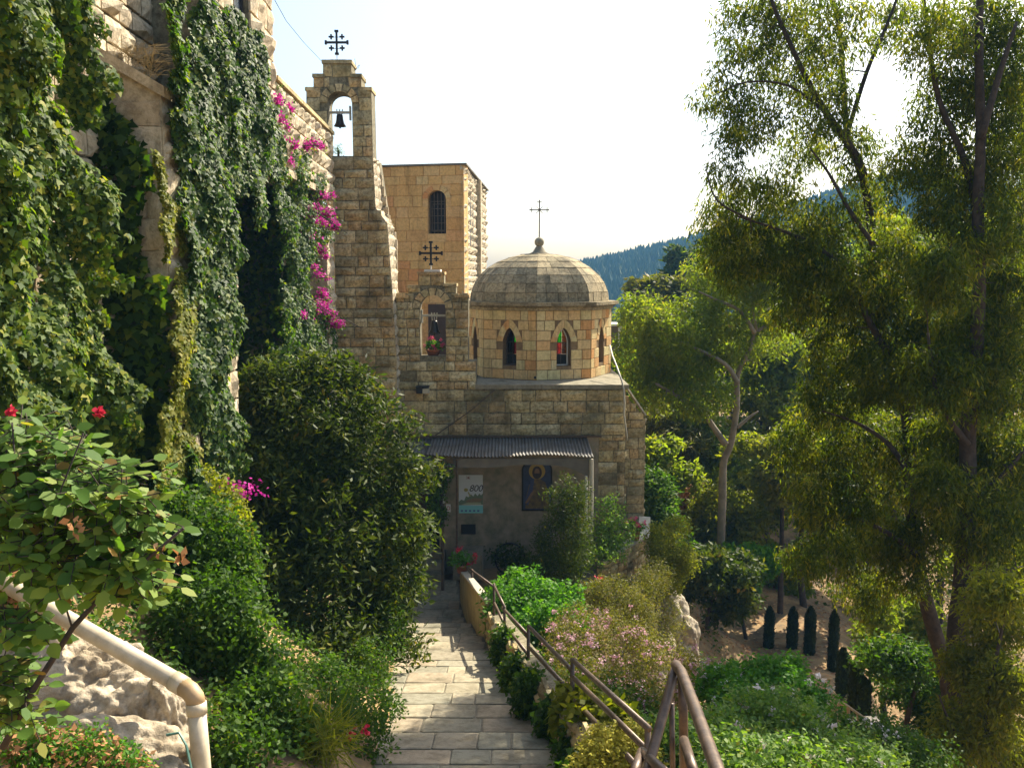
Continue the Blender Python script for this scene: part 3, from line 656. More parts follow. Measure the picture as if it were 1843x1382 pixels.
# things on the porch wall
yw = 19.96
def xz(px, py): p = P(px, py, yw); return p.x, p.z
t = thing('anniversary_poster', 'white and turquoise poster reading 800 with a small cross at its top', 'poster', (xz(848, 923)[0], yw, xz(848, 923)[1]))
(a0, c0), (a1, c1) = xz(826, 923), xz(869, 854.5)
MB().b2(a0, a1, yw-.012, yw, c0, c1).build('panel', m_flat('poster_paper', (.62, .64, .66)), t)
hh = c1-c0; ww = a1-a0
def flatp(name, poly, mat, lay, par): return MB().prism([(a0+u*ww, c0+v*hh) for u, v in poly], [], (0, yw-.012, 0), X1, Z1, NF, .0015*lay, .0015*lay-.001).build(name, mat, par)
flatp('blue_band', [(0, .0), (1, .0), (1, .2), (.4, .2), (0, .21)], m_flat('turquoise_print', (.22, .55, .55)), 1, t)
flatp('town_print', [(0, .21), (1, .22), (1, .52), (.92, .47), (.85, .52), (.78, .45), (.68, .52), (.6, .44), (.5, .50), (.4, .42), (.3, .45), (.22, .33), (.1, .36), (0, .30)], m_flat('green_print', (.15, .20, .12)), 1, t)
flatp('wall_print', [(.25, .30), (.5, .28), (.9, .3), (1, .38), (.7, .4), (.4, .36)], m_flat('brown_print', (.25, .17, .1)), 2, t)
flatp('wall_print', [(.1, .22), (.95, .22), (.9, .28), (.5, .31), (.3, .27)], m_flat('sand_print', (.4, .4, .25)), 2, t)
flatp('emblem', [(.3+.09*math.cos(i), .61+.05*math.sin(i)) for i in np.linspace(0, 6, 8)], m_flat('gold_print', (.35, .3, .08)), 2, t)
flatp('emblem', [(.36, .56), (.42, .56), (.5, .45), (.44, .44)], m_flat('gold_print', (.4, .36, .16)), 3, t)
for i in range(5): flatp('logo', [(.08+.17*i, .04), (.17+.17*i, .04), (.17+.17*i, .085), (.08+.17*i, .085)], m_flat('logo_print', (.08, .12, .3)), 2, t)
for (u, v, du, dv) in ((.4, .93, .07, .008), (.4, .93, .014, .035)): flatp('red_cross', [(u-du, v-dv), (u+du, v-dv), (u+du, v+dv), (u-du, v+dv)], m_flat('dark_red_print', (.2, .02, .03)), 2, t)
for (a_, b_) in ((.34, .96), (.46, .96), (.34, .9), (.46, .9)): flatp('red_cross', [(a_-.015, b_-.007), (a_+.015, b_-.007), (a_+.015, b_+.007), (a_-.015, b_+.007)], m_flat('dark_red_print', (.2, .02, .03)), 2, t)
cu = bpy.data.curves.new('numerals', 'FONT'); cu.body = '800'; cu.size = hh*.24; cu.shear = .25; cu.extrude = .0008; cu.space_character = .95
cu.materials.append(m_flat('black_print', (.02, .02, .025))); tmp = bpy.data.objects.new('tmp', cu); link(tmp); dg = bpy.context.evaluated_depsgraph_get(); dg.update(); me = bpy.data.meshes.new_from_object(tmp.evaluated_get(dg)); bpy.data.objects.remove(tmp)
to = bpy.data.objects.new('numerals', me); link(to, t)
to.rotation_euler = (math.pi/2, 0, 0); to.location = Vector((a0+ww*.42, yw-.017, c0+hh*.575))-t.location
t = thing('icon_painting', 'arched blue painting of a haloed bearded figure above the dark porch shrub', 'painting', (xz(966, 918)[0], yw, xz(966, 918)[1]))
(a0, c0), (a1, c1) = xz(939, 919), xz(994, 826); ww = a1-a0; hh = c1-c0
oa = lambda q: [(u, v) for u, v in arch(.5, .5-q, q*.6, .80, .20-q*.6, 12)]
flatp('frame', oa(0), M['dark'], 4, t); flatp('background', oa(.05), m_plain('blue_paint', (.045, .06, .13), .6, .5, 9), 6, t)
flatp('halo', [(.5+.27*math.cos(i), .77+.155*math.sin(i)) for i in np.linspace(0, 6.0, 20)], m_flat('gold_paint', (.38, .25, .05)), 8, t)
flatp('robe', [(.12, .05), (.9, .05), (.88, .35), (.78, .55), (.62, .62), (.38, .62), (.24, .5), (.15, .3)], m_plain('ochre_paint', (.20, .13, .035), .6, .6, 12, c2=(.07, .05, .04)), 8, t)
flatp('mantle', [(.12, .2), (.3, .58), (.42, .64), (.36, .4), (.2, .1)], m_flat('blue_robe', (.05, .06, .14)), 9, t)
flatp('hair', [(.5+.16*math.cos(i), .745+.125*math.sin(i)) for i in np.linspace(0, 6.0, 16)], m_flat('dark_hair', (.035, .02, .015)), 9, t)
flatp('face', [(.5+.085*math.cos(i), .75+.075*math.sin(i)) for i in np.linspace(0, 6.0, 16)], m_flat('painted_skin', (.22, .12, .06)), 10, t)
flatp('beard', [(.41, .73), (.59, .73), (.56, .65), (.5, .62), (.44, .65)], m_flat('dark_hair', (.035, .02, .015)), 11, t)
flatp('arm', [(.1, .15), (.3, .35), (.42, .42), (.40, .36), (.2, .16)], m_flat('painted_skin', (.22, .12, .06)), 11, t)
t = thing('wall_plaque', 'small black rectangular plaque on the porch wall under the poster', 'plaque', (xz(843, 960)[0], yw, xz(843, 960)[1]))
(a0, c0), (a1, c1) = xz(830, 960.5), xz(856, 943)
MB().b2(a0, a1, yw-.03, yw-.005, c0, c1).build('plate', M['black'], t); MB().b2(a0+.03, a1-.03, yw-.034, yw-.03, c0+.03, c1-.03).build('inset', M['dark'], t)
t = thing('warning_sign', 'little white sign with a red ring beside the poster', 'sign', (xz(808, 920)[0], yw, xz(808, 920)[1]))
(a0, c0), (a1, c1) = xz(803, 921), xz(811, 907)
MB().b2(a0, a1, yw-.012, yw, c0, c1).build('plate', M['white'], t)
rg = [((a0+a1)/2+.04*math.cos(i), (c0+c1)/2+.05*math.sin(i)) for i in np.linspace(0, 2*math.pi, 15)[:-1]]; ri = [((a0+a1)/2+.028*math.cos(i), (c0+c1)/2+.038*math.sin(i)) for i in np.linspace(0, 2*math.pi, 15)[:-1]]
MB().prism(rg, [ri], (0, yw-.012, 0), X1, Z1, NF, .003, .001).build('red_ring', m_flat('sign_red', (.4, .02, .02)), t)
t = thing('wall_lamp', 'boxy floodlight fixed to the stone wall below the small bell gable', 'lamp', P(761, 707, 19.9))
(a0, c0), (a1, c1) = xz(751, 706), xz(773, 695)
MB().b2(a0, (a0+a1)/2, 19.72, 19.94, c0, c1).build('housing', M['black'], t); MB().b2((a0+a1)/2+.003, a1, 19.74, 19.94, c0, c1-.03).build('glass', M['cream'], t); MB().b2(a0-.01, a1+.01, 19.7, 19.95, c1+.003, c1+.02).build('lid', M['black'], t)
tag(MB().tube([P(890, 702, 19.93), P(850, 737, 19.92), P(783, 784, 19.93)], .013, 5).build('iron_stay', M['iron']), 'thin rusty stay rod slanting down the wall to the tin canopy', 'rod')
tag(MB().ball(P(963, 681, 20.75)+Vector((0, 0, .02)), .035, 8, 6).build('drain_spout', M['black']), 'tiny black drain spout at the foot of the drum', 'spout')
# round iron stand with plants (candle stand)
t = thing('planter_stand', 'dark round wreath planter standing against the porch wall', 'planter', P(915, 1050, 19.0))
cpt = P(918, 1006, 19.0)
mb = MB(); mb.tube([cpt+Vector((.34*math.cos(a), 0, .38*math.sin(a))) for a in np.linspace(0, 2*math.pi, 24)], .02, 8); mb.build('ring', M['black'], t)
MB().tube([cpt+Vector((-.22, 0, -.36)), cpt+Vector((-.22, 0, -1.15))], .03, 6).build('leg', M['black'], t)
MB().tube([cpt+Vector((.22, 0, -.36)), cpt+Vector((.22, 0, -1.15))], .03, 6).build('leg', M['black'], t)
C = in_blobs([(tuple(cpt), .52, .2, .48), (tuple(cpt+Vector((.35, 0, -.3))), .5, .2, .4)], 190, .3); A = clumps(C, 12, .10, .09, .05, .3, .4); tag(leaf_mesh('foliage', *A[:5], M['bush'], t, .2, False, A[5]), kind='stuff')
# wall foot block
MB().b2(Xp(815, 1035, 19.2), Xp(868, 1035, 19.2), 19.2, 19.95, 0, Zp(1000, 19.2)).build('bench', M['plaster'], ch)
# ================================================================== TALL BELL TOWER
YT = 19.7
bt = thing('bell_tower', 'tall slender stone bell tower with stepped gable beside the ivy wall', 'bell tower', (Xp(650, 900, YT), YT, 0))
body = [(Xp(607, 282, YT)-.12, -.3), (Xp(712, 900, YT)+.05, -.3), (Xp(714, 640, YT), Zp(640, YT)), (Xp(706, 520, YT), Zp(520, YT)), (Xp(697, 402, YT), Zp(402, YT)), (Xp(676, 374, YT), Zp(374, YT)), (Xp(671, 285, YT), Zp(281.5, YT)), (Xp(607, 282, YT)-.12, Zp(281.5, YT))]
MB().prism(body, [], (0, YT, 0), X1, Z1, NF, -.015, -.9).build('tower_core', M['mortar'], bt)
s_ = Stones(bt, M['tower']); s_.wall((0, YT, 0), X1, Z1, NF, body, rowh=.24, sw=(.2, .62), d=.06); s_.build()
# strip stones on the right flank (catching the sun)
fl = Stones(bt, M['left'], cap=100)
for (p, q) in zip(body[1:6], body[2:7]):
    dv = Vector((q[0]-p[0], 0, q[1]-p[1])); L = dv.length; Vd = dv.normalized(); N = Vector((Vd.z, 0, -Vd.x))
    fl.wall((p[0], YT, p[1]), Y1, Vd, N, [(0, 0), (.9, 0), (.9, L), (0, L)], rowh=.25, sw=(.4, .6), d=.05)
fl.build()
# set-back strip further right of the tower
back = [(Xp(690, 700, 20.7), 4.4), (Xp(718, 700, 20.7), 4.4), (Xp(716, 430, 20.7), Zp(430, 20.7)), (Xp(703, 400, 20.7), Zp(395, 20.7)), (Xp(682, 300, 20.7), Zp(288, 20.7)), (Xp(668, 300, 20.7), Zp(288, 20.7))]
MB().prism([(a-.07 if a > Xp(688, 500, 20.7) else a, b-.03) for a, b in back], [], (0, 20.65, 0), X1, Z1, NF, -.015, -.5).build('rear_pier', M['mortar'], bt)
s_ = Stones(bt, M['left'], cap=60); s_.wall((0, 20.65, 0), X1, Z1, NF, back, rowh=.22, sw=(.2, .35), d=.05); s_.build()
g2 = gable(bt, YT, [(551, 281.7), (671, 281.7), (668, 161), (650, 161), (650, 137), (632, 137), (632, 112), (581, 112), (581, 137), (564, 137), (564, 161), (551, 161)], (611, 21.5, 281, 186, 165), .55, M['tower'], .26, (.2, .4))
for a, b, yy in ((551, 564, 161), (564, 581, 137), (632, 650, 137), (650, 668, 161), (581, 632, 112)):
    MB().b2(Xp(a, yy, YT)-.02, Xp(b, yy, YT)+.02, YT-.04, YT+.58, Zp(yy, YT)-.035, Zp(yy, YT)+.04).build('coping_stone', M['tower'], bt)
MB().b2(Xp(593, 107, YT), Xp(622, 107, YT), YT+.05, YT+.4, Zp(111, YT)+.03, Zp(106.5, YT)).build('cap_stone', M['beam'], bt)
jcross('iron_cross', 'dark iron cross with four small crosses on top of the tall bell tower', Xp(606, 77, YT+.2), Zp(77, YT+.2), YT+.2, 38*YT/F, Zp(107, YT+.2), M['black'])
jcross('iron_cross', 'dark iron cross with four small crosses on the small gable before the orange wall', Xp(775.5, 456, 20.2), Zp(456, 20.2), 20.2, 39*20.2/F, Zp(485, 20.2), M['black'])
bell('bronze bell hanging in the arch of the tall tower', Xp(612, 230, YT+.25), Zp(228, YT+.25), YT+.25, .14, .27, .24, M['bronze'], M['cream'], Zp(203, YT+.25))
bell('weathered bell hanging in the arch of the small gable over a flower pot', Xp(782, 600, 20.22), Zp(600, 20.22), 20.22, .15, .31, .29, M['bronze'], M['cream'], Zp(568, 20.22))
tag(MB().tube([P(580, 112, YT+.1), P(545, 75, 18), P(515, 38, 16), P(494, 0, 14.5), P(470, -60, 13)], .006, 4).build('overhead_wire', M['iron']), 'thin wire strung from the bell tower to the ivy covered building', 'wire')
# ================================================================== BACK BUILDING
bb = thing('stone_tower_house', 'tall flat roofed orange stone tower house behind the dome', 'building', (-2.5, 26, 4))
zt2 = Zp(297, 25); cn = Vector((Xp(835, 400, 25), 25, 0)); Uf = Vector((.975, -.19, 0)).normalized(); Ln = 4.2; Of = cn-Uf*Ln; Nf = Uf.cross(Z1)
wx = Ln-(Xp(835, 400, 25)-Xp(785.5, 380, 25.2)); win = arch(wx, .27, Zp(421, 25.2), Zp(358, 25.2), Zp(343, 25.2)-Zp(358, 25.2), 10)
MB().prism([(0, 2), (Ln, 2), (Ln, zt2), (0, zt2)], [win], Of, Uf, Z1, Nf, -.01, -.5).build('front_wall', M['back'], bb)
ring = [(wx-.275, Zp(421, 25.2)), (wx+.275, Zp(421, 25.2)), (wx+.275, Zp(358, 25.2))]+arch(wx, .44, Zp(358, 25.2), Zp(358, 25.2), .42, 10)[2:]+[(wx-.275, Zp(358, 25.2))]
s_ = Stones(bb, M['back'], SMOOTH, 'stone', 290); s_.wall(Of, Uf, Z1, Nf, [(.6, 3), (Ln, 3), (Ln, zt2), (.6, zt2)], [ring], rowh=.30, sw=(.35, .62), d=.02, gap=.01); s_.build()
voussoirs(bb, M['back'], Of, Uf, Z1, Nf, wx, .275, Zp(358, 25.2), Zp(343, 25.2)-Zp(358, 25.2), .15, 5, .012, -.02)
wf = MB().prism(win, [], Of, Uf, Z1, Nf, -.22, -.25).build('window', M['dark'], bb)
for i in range(-2, 3): MB().prism([(wx+i*.105-.009, Zp(420, 25.2)), (wx+i*.105+.009, Zp(420, 25.2)), (wx+i*.105+.009, Zp(347, 25.2)), (wx+i*.105-.009, Zp(347, 25.2))], [], Of, Uf, Z1, Nf, -.10, -.115).build('window_bar', M['iron'], wf)
for z_ in (415, 402, 389, 376, 363): MB().prism([(wx-.26, Zp(z_, 25.2)), (wx+.26, Zp(z_, 25.2)), (wx+.26, Zp(z_, 25.2)+.018), (wx-.26, Zp(z_, 25.2)+.018)], [], Of, Uf, Z1, Nf, -.12, -.13).build('window_bar', M['iron'], wf)
MB().prism([(wx-.2, Zp(417, 25.2)), (wx+.2, Zp(417, 25.2)), (wx+.2, Zp(366, 25.2)), (wx-.2, Zp(366, 25.2))], [[(wx-.17, Zp(415, 25.2)), (wx+.17, Zp(415, 25.2)), (wx+.17, Zp(368, 25.2)), (wx-.17, Zp(368, 25.2))]], Of, Uf, Z1, Nf, -.17, -.2).build('window_frame', M['wood'], wf)
MB().prism([(Ln-(Xp(835, 600, 25)-Xp(768, 600, 25)), 4.3), (Ln-(Xp(835, 600, 25)-Xp(801, 600, 25)), 4.3), (Ln-(Xp(835, 600, 25)-Xp(801, 600, 25)), Zp(548, 25)), (Ln-(Xp(835, 600, 25)-Xp(768, 600, 25)), Zp(548, 25))], [], Of, Uf, Z1, Nf, .05, -.02).build('door', M['door'], bb)
Us = Vector((.058, 1, 0)).normalized(); Ns = Us.cross(Z1); Ls = 7.4
MB().prism([(0.16, 2), (Ls, 2), (Ls, zt2), (0.16, zt2)], [], cn, Us, Z1, Ns, -.01, -.5).build('side_wall', M['mortar'], bb)
sl = [arch(1.75, .16, Zp(440, 26), Zp(360, 26), .22, 6), arch(2.5, .16, Zp(440, 26), Zp(360, 26), .22, 6)]
s_ = Stones(bb, M['left'], cap=295); s_.wall(cn, Us, Z1, Ns, [(0, 4.4), (3.5, 4.4), (3.5, zt2), (0, zt2)], sl, rowh=.235, sw=(.5, .95), d=.07); s_.wall(cn, Us, Z1, Ns, [(3.8, 4.4), (Ls, 4.4), (Ls, zt2), (3.8, zt2)], rowh=.235, sw=(.8, 1.2), d=.07); s_.build()
for q in sl: MB().prism(q, [], cn, Us, Z1, Ns, 0, -.009).build('slit_window', M['dark'], bb)
MB().prism([(3.5, 4.2), (3.8, 4.2), (3.8, zt2-.02), (3.5, zt2-.02)], [], cn, Us, Z1, Ns, .16, -.008).build('pilaster', M['left'], bb)
A_, B_, C_, D_ = Of+Nf*.06-Uf*.05, cn+Nf*.06+Ns*.1, cn+Us*Ls+Ns*.1, Of+Us*Ls
MB().prism([(p.x, p.y) for p in (A_, B_, C_, D_)], [], (0, 0, 0), X1, Y1, Z1, zt2+.05, zt2+.002).build('roof_coping', M['beam'], bb)
# ================================================================== LEFT BUILDING (plane A low, plane B high)
lw = thing('ivy_building', 'massive pale limestone building with buttresses rising along the left of the path', 'building', (-5, 12, 3))
UL = Vector((-.037, 1, 0)).normalized(); NL = UL.cross(Z1)
OA, OB = Vector((-4.2+.037*9, 0, 0)), Vector((-3.6+.037*9.4, 0, 0))
def rect(a, b, c, d): return [(a, c), (b, c), (b, d), (a, d)]
zr, zc_ = 8.92, 8.79; ztop = 10.09
co = MB()
co.prism(rect(2, 10.7, 2.5, 14), [], OA, UL, Z1, NL, -.03, -1.2)
co.prism(rect(10.6, 11.4, 1.5, 14), [], OB, UL, Z1, NL, -.03, -2.8); co.prism(rect(9.9, 10.6, 1.5, 8.9), [], OB, UL, Z1, NL, -.03, -2.8)
wn_ = rect(11.85, 12.75, 10.45, 12.6)
co.prism(rect(11.4, 14.1, zr, 14), [wn_], OB, UL, Z1, NL, -.03, -.45); co.prism(rect(11.4, 14.1, zr, zr+.4), [], OB, UL, Z1, NL, -.45, -2.8)
co.prism(rect(11.4, 17.0, 0, 9.3), [], OB, UL, Z1, NL, -2.6, -3.0)
co.prism(rect(16.7, 19.5, 0, 9.2), [], OA, UL, Z1, NL, -.03, -2.6); co.prism(rect(14.1, 16.8, zc_, zc_+.4), [], OB, UL, Z1, NL, -.7, -3.0)
co.prism(rect(14.1, 19.35, zc_, ztop), [], OB, UL, Z1, NL, -.03, -.7)
co.build('wall_core', M['mortar'], lw)
fr = MB().prism(wn_, [rect(11.92, 12.28, 10.5, 12.5), rect(12.34, 12.68, 10.5, 12.5)], OB, UL, Z1, NL, -.1, -.16).build('window_frame', M['black'], lw)
gm, gt, gb = nt('sky_glass'); gb.inputs['Base Color'].default_value = (.05, .08, .12, 1); gb.inputs['Roughness'].default_value = .03; gb.inputs['Metallic'].default_value = .85; gb.inputs['Base Color'].default_value = (.6, .7, .8, 1)
MB().prism(rect(11.9, 12.7, 10.48, 12.52), [], OB, UL, Z1, NL, -.13, -.14).build('pane', gm, fr)
s_ = Stones(lw, M['left'], name='stone', cap=295)
s_.wall(OA, UL, Z1, NL, rect(6.0, 10.6, 5.5, 11.5), rowh=.30, sw=(.3, .6), d=.07, gap=.03)
s_.wall(OB, UL, Z1, NL, rect(10.6, 14.1, zr, 12.6), [wn_], rowh=.36, sw=(.35, .65), d=.08, gap=.03)
s_.wall(OB, UL, Z1, NL, rect(14.1, 19.35, zc_, ztop), rowh=.26, sw=(.3, .55), d=.07, gap=.025)
s_.wall(OB, UL, Z1, NL, rect(9.9, 11.4, 4, zr), rowh=.36, sw=(.35, .65), d=.08, gap=.03)
s_.wall(OA, UL, Z1, NL, rect(16.7, 19.3, 4, zc_), rowh=.28, sw=(.35, .6), d=.05, gap=.025)
s_.build()
MB().prism(rect(14.1, 19.4, ztop, ztop+.07), [], OB, UL, Z1, NL, .06, -.75).build('parapet_coping', M['tower'], lw)
MB().prism(rect(14.1, 19.4, zc_-.12, zc_), [], OB, UL, Z1, NL, .04, -.6).build('string_course', M['left'], lw)
def buttress(u0, u1, zin, zout, hA, name='buttress'):
    pa = OA+UL*u0; depth = (OB-OA).dot(NL)+.0
    prof = [(-.1, hA), (depth, hA), (depth, zout), (-.1, zin)]
    MB().prism(prof, [], pa, NL, Z1, -UL, -.02, -(u1-u0)).build(name, M['left'], lw)
    # cap stone
    sl_ = [(-.12, zin+.02), (depth+.05, zout-.06), (depth+.05, zout+.05), (-.12, zin+.15)]
    MB().prism(sl_, [], pa, NL, Z1, -UL, .03, -(u1-u0)-.03).build('buttress_cap', M['left'], lw)
    s2 = Stones(lw, M['left'], cap=60); s2.wall(pa+NL*(depth), UL, Z1, NL, rect(.02, u1-u0, hA, zout-.07), rowh=.30, sw=(.3, .5), d=.06)
    s2.wall(pa, NL, Z1, -UL, rect(0, depth-.01, hA, zout-.1), rowh=.33, sw=(.3, .6), d=.015, gap=.012); s2.build()
b1out = Zp(165, 9.0)
buttress(9.0, 9.73, Zp(97, 9.0), b1out, 3.5)
buttress(18.35, 19.25, zc_-.1, zc_-.35, 1.0)
# ================================================================== PATH
pv = tag(MB().build('tmp', None), None)
bpy.data.objects.remove(pv)
ptop = []
path = bpy.data.objects.new('path', None); link(path); path['kind'] = 'structure'
pb = MB(); yy = 3.6; seg = []
Yb = sorted(set([3.6]+[s for s in STEPS if s > 3.6]+[17.0, 19.2]))
for a, b in zip(Yb, Yb[1:]):
    za, zb2 = zpath(a+1e-4), zpath(b-1e-4); xa, xb = (lerpt(XL, a)-.25, lerpt(XR, a)+.05), (lerpt(XL, b)-.25, lerpt(XR, b)+.05)
    v = [(xa[0], a, za-.007), (xa[1], a, za-.007), (xb[1], b, zb2-.007), (xb[0], b, zb2-.007)]; v += [(x, y, z-.5) for x, y, z in v]
    pb.add(v, [(0, 1, 2, 3), (0, 4, 5, 1), (2, 6, 7, 3), (1, 5, 6, 2), (3, 7, 4, 0)])
pb.build('path_bed', M['pathj'], path)
slabs = []
for a, b in zip(Yb, Yb[1:]):
    n = max(1, round((b-a)/.42)); cuts = [a+(b-a)*i/n+(random.uniform(-.05, .05) if 0 < i < n else 0) for i in range(n+1)]
    sl_ = (zpath(b-1e-4)-zpath(a+1e-4))/(b-a)
    for j, (p, q) in enumerate(zip(cuts, cuts[1:])):
        ym = (p+q)/2; x0, x1 = lerpt(XL, ym)-.2, lerpt(XR, ym); x = x0-random.uniform(0, .2)
        while x < x1-.05:
            w = random.uniform(.26, .72)
            if x+w > x1-.2: w = x1-x
            slabs.append((x, x+w, p, q, zpath(a+1e-4)+sl_*(ym-a), sl_)); x += w
smesh = make_pool(0.0, 1, 4); 
pool = []
for k in range(10):
    n = 14; v = []; 
    def sq(a, e): c, s2 = math.cos(a), math.sin(a); p = .10; return (.5*e*math.copysign(abs(c)**p, c)*random.uniform(.97, 1.01), .5*e*math.copysign(abs(s2)**p, s2)*random.uniform(.95, 1.01))
    an = [2*math.pi*(i+.5)/n for i in range(n)]; rim = [sq(a, 1) for a in an]
    v = [(0, 0, 1.0)]+[(x*.95, y*.93, 1+random.uniform(-.1, .1)) for x, y in rim]+[(x, y, .7) for x, y in rim]+[(x, y, -1.5) for x, y in rim]
    f = [(0, 1+i, 1+(i+1) % n) for i in range(n)]
    for L_ in (0, 1): f += [(1+L_*n+i, 1+(L_+1)*n+i, 1+(L_+1)*n+(i+1) % n, 1+L_*n+(i+1) % n) for i in range(n)]
    me = bpy.data.meshes.new('paving_slab'); me.from_pydata(v, [], f); me.update(); me.materials.append(M['path']); pool.append(me)
slabs.sort(key=lambda s: s[2])
for (x0, x1, p, q, z, sl_) in slabs[:295]:
    o = bpy.data.objects.new('paving_slab', random.choice(pool)); link(o, path)
    o.location = ((x0+x1)/2, (p+q)/2, z-.012+random.uniform(-.004, .004)); o.rotation_euler = (math.atan(sl_)+random.uniform(-.008, .008), random.uniform(-.008, .008), random.uniform(-.015, .015)); o.scale = (x1-x0-.008, q-p-.008, .02)
# edging kerb on the left of the path
kb = bpy.data.objects.new('kerb', None); link(kb); kb['kind'] = 'structure'
y = 5.5
while y < 17:
    L = random.uniform(.45, .8); ya, yb2 = y, y+L-.015; xa, xb = lerpt(XL, ya)-.3, lerpt(XL, yb2)-.3; z0, z1 = zpath(ya), zpath(yb2)
    h = random.uniform(.12, .2); v = [(xa-.16, ya, z0+h), (xa, ya, z0+h), (xb, yb2, z1+h), (xb-.16, yb2, z1+h)]; v += [(a, b, c-.6) for a, b, c in v]
    MB().add(v, [(0, 1, 2, 3), (0, 4, 5, 1), (2, 6, 7, 3), (1, 5, 6, 2), (3, 7, 4, 0), (7, 6, 5, 4)]).build('kerb_stone', M['wall'], kb); y += L
# right path-side walls
t = thing('low_plaster_wall', 'low yellowish plastered wall with pale sloping coping beside the lower path', 'wall', (-.8, 16, 0))
ys_ = [14.0, 15.2, 16.4, 17.8]
tz = {14.0: Zp(1082, 14.0), 17.8: Zp(1028, 17.8)}
def tzf(y): return tz[14.0]+(tz[17.8]-tz[14.0])*(y-14.0)/3.8
v = []; f = []
for y in ys_:
    x = lerpt(XR, y)+.03; v += [(x, y, -.5), (x+.12, y, -.5), (x+.12, y, tzf(y)), (x, y, tzf(y))]
for i in range(3):
    for k in range(4): f.append((i*4+k, i*4+(k+1) % 4, (i+1)*4+(k+1) % 4, (i+1)*4+k))
f += [(3, 2, 1, 0), (12, 13, 14, 15)]
MB().add(v, f).build('wall_body', M['yplaster'], t)
v = []
for y in ys_:
    x = lerpt(XR, y)+.0; zz = tzf(y)+.003; v += [(x+.01, y, zz), (x+.165, y, zz), (x+.165, y, zz+.035), (x+.01, y, zz+.035)]
MB().add(v, f).build('coping', M['cream'], t)
t = thing('rubble_wall', 'low rubble garden wall hidden under trailing ivy on the right of the path', 'wall', (0, 10, 1))
ws = Stones(t, M['wall'], cap=120)
for (ya, yb2) in ((5.9, 8.0), (8.0, 10.0), (10, 12), (12, 13.9)):
    pa, pb2 = Vector((lerpt(XR, ya)+.05, ya, 0)), Vector((lerpt(XR, yb2)+.05, yb2, 0)); U = (pa-pb2); L = U.length; U.normalize(); Nn = U.cross(Z1)
    zz0, zz1 = zpath(yb2), zpath(ya); hq = .5
    pol = [(0, zz0-.2), (L, zz1-.2), (L, zz1+hq), (0, zz0+hq)]
    MB().prism(pol, [], pb2, U, Z1, Nn, -.02, -.28).build('wall_core', M['mortar'], t); ws.wall(pb2, U, Z1, Nn, pol, rowh=.16, sw=(.18, .35), d=.04)
ws.build()
# railings along the path
def rpt(px, py, off=.14):
    lo, hi = 4.0, 20.0
    for _ in range(40):
        m_ = (lo+hi)/2; g = Xp(px, py, m_)-lerpt(XR, m_)-off
        if g > 0: hi = m_
        else: lo = m_
    return P(px, py, (lo+hi)/2)
t = thing('path_railing', 'rusty three bar iron railing stepping down the right side of the path', 'railing', (0, 10, 1))
for pts in ([(818, 1002), (849, 1026), (886, 1054)], [(820, 1029), (877, 1072)], [(820, 1052), (862, 1086)], [(889, 1053), (908, 1092)], [(890, 1085), (908, 1124)], [(904, 1093), (950, 1143)], [(910, 1126), (949, 1176)], [(911, 1163), (938, 1194), (950, 1208)],
            [(952, 1127), (1022, 1198), (1030, 1207)], [(951, 1163), (1027, 1244)], [(953, 1197), (1015, 1268), (1029, 1284)], [(1031, 1187), (1168, 1311)], [(1032, 1219), (1101, 1286), (1165, 1350)], [(1032, 1257), (1076, 1304), (1150, 1382)]):
    MB().tube([rpt(*p) for p in pts], .022, 8).build('rail', M['iron'], t, True)
for px_, y0 in ((820, 1000), (849.6, 1024), (879, 1047), (889, 1050), (908, 1090), (951, 1127), (1030.5, 1185), (1166, 1308)):
    p = rpt(px_, y0); MB().tube([p, Vector((p.x, p.y, zpath(p.y)-.05 if px_ < 900 else zpath(p.y)+.1))], .021, 8).build('post', M['iron'], t, True)
# foreground handrail
t = thing('stair_handrail', 'thick brown tubular handrail of the stairs in the bottom foreground', 'handrail', P(1228, 1382, 3.0))
MB().tube([P(1216, 1196, 3.02), P(1226, 1208, 2.95), P(1252, 1277, 2.5), P(1290, 1382, 2.06), P(1380, 1640, 1.45)], .0195, 14).build('top_rail', M['iron'], t, True)
MB().tube([P(1218, 1194, 3.02), P(1206, 1240, 2.95), P(1166, 1382, 2.66), P(1120, 1540, 2.4)], .018, 14).build('side_rail', M['iron'], t, True)
MB().tube([P(1228, 1215, 2.98), P(1230, 1300, 2.98), P(1232, 1480, 2.98)], .017, 10).build('post', M['iron'], t, True)
MB().tube([P(1209, 1265, 2.9), P(1212, 1480, 2.9)], .010, 8).build('post', M['iron'], t, True)
MB().tube([P(1231, 1332, 2.9), P(1252, 1400, 2.6)], .019, 10).build('mid_rail', M['iron'], t, True)
MB().tube([P(1156, 1352, 2.8), P(1182, 1376, 2.6), P(1230, 1420, 2.4)], .017, 10).build('mid_rail', M['iron'], t, True)
MB().tube([P(1156, 1352, 2.8), P(1138, 1400, 2.6)], .018, 10).build('mid_rail', M['iron'], t, True)
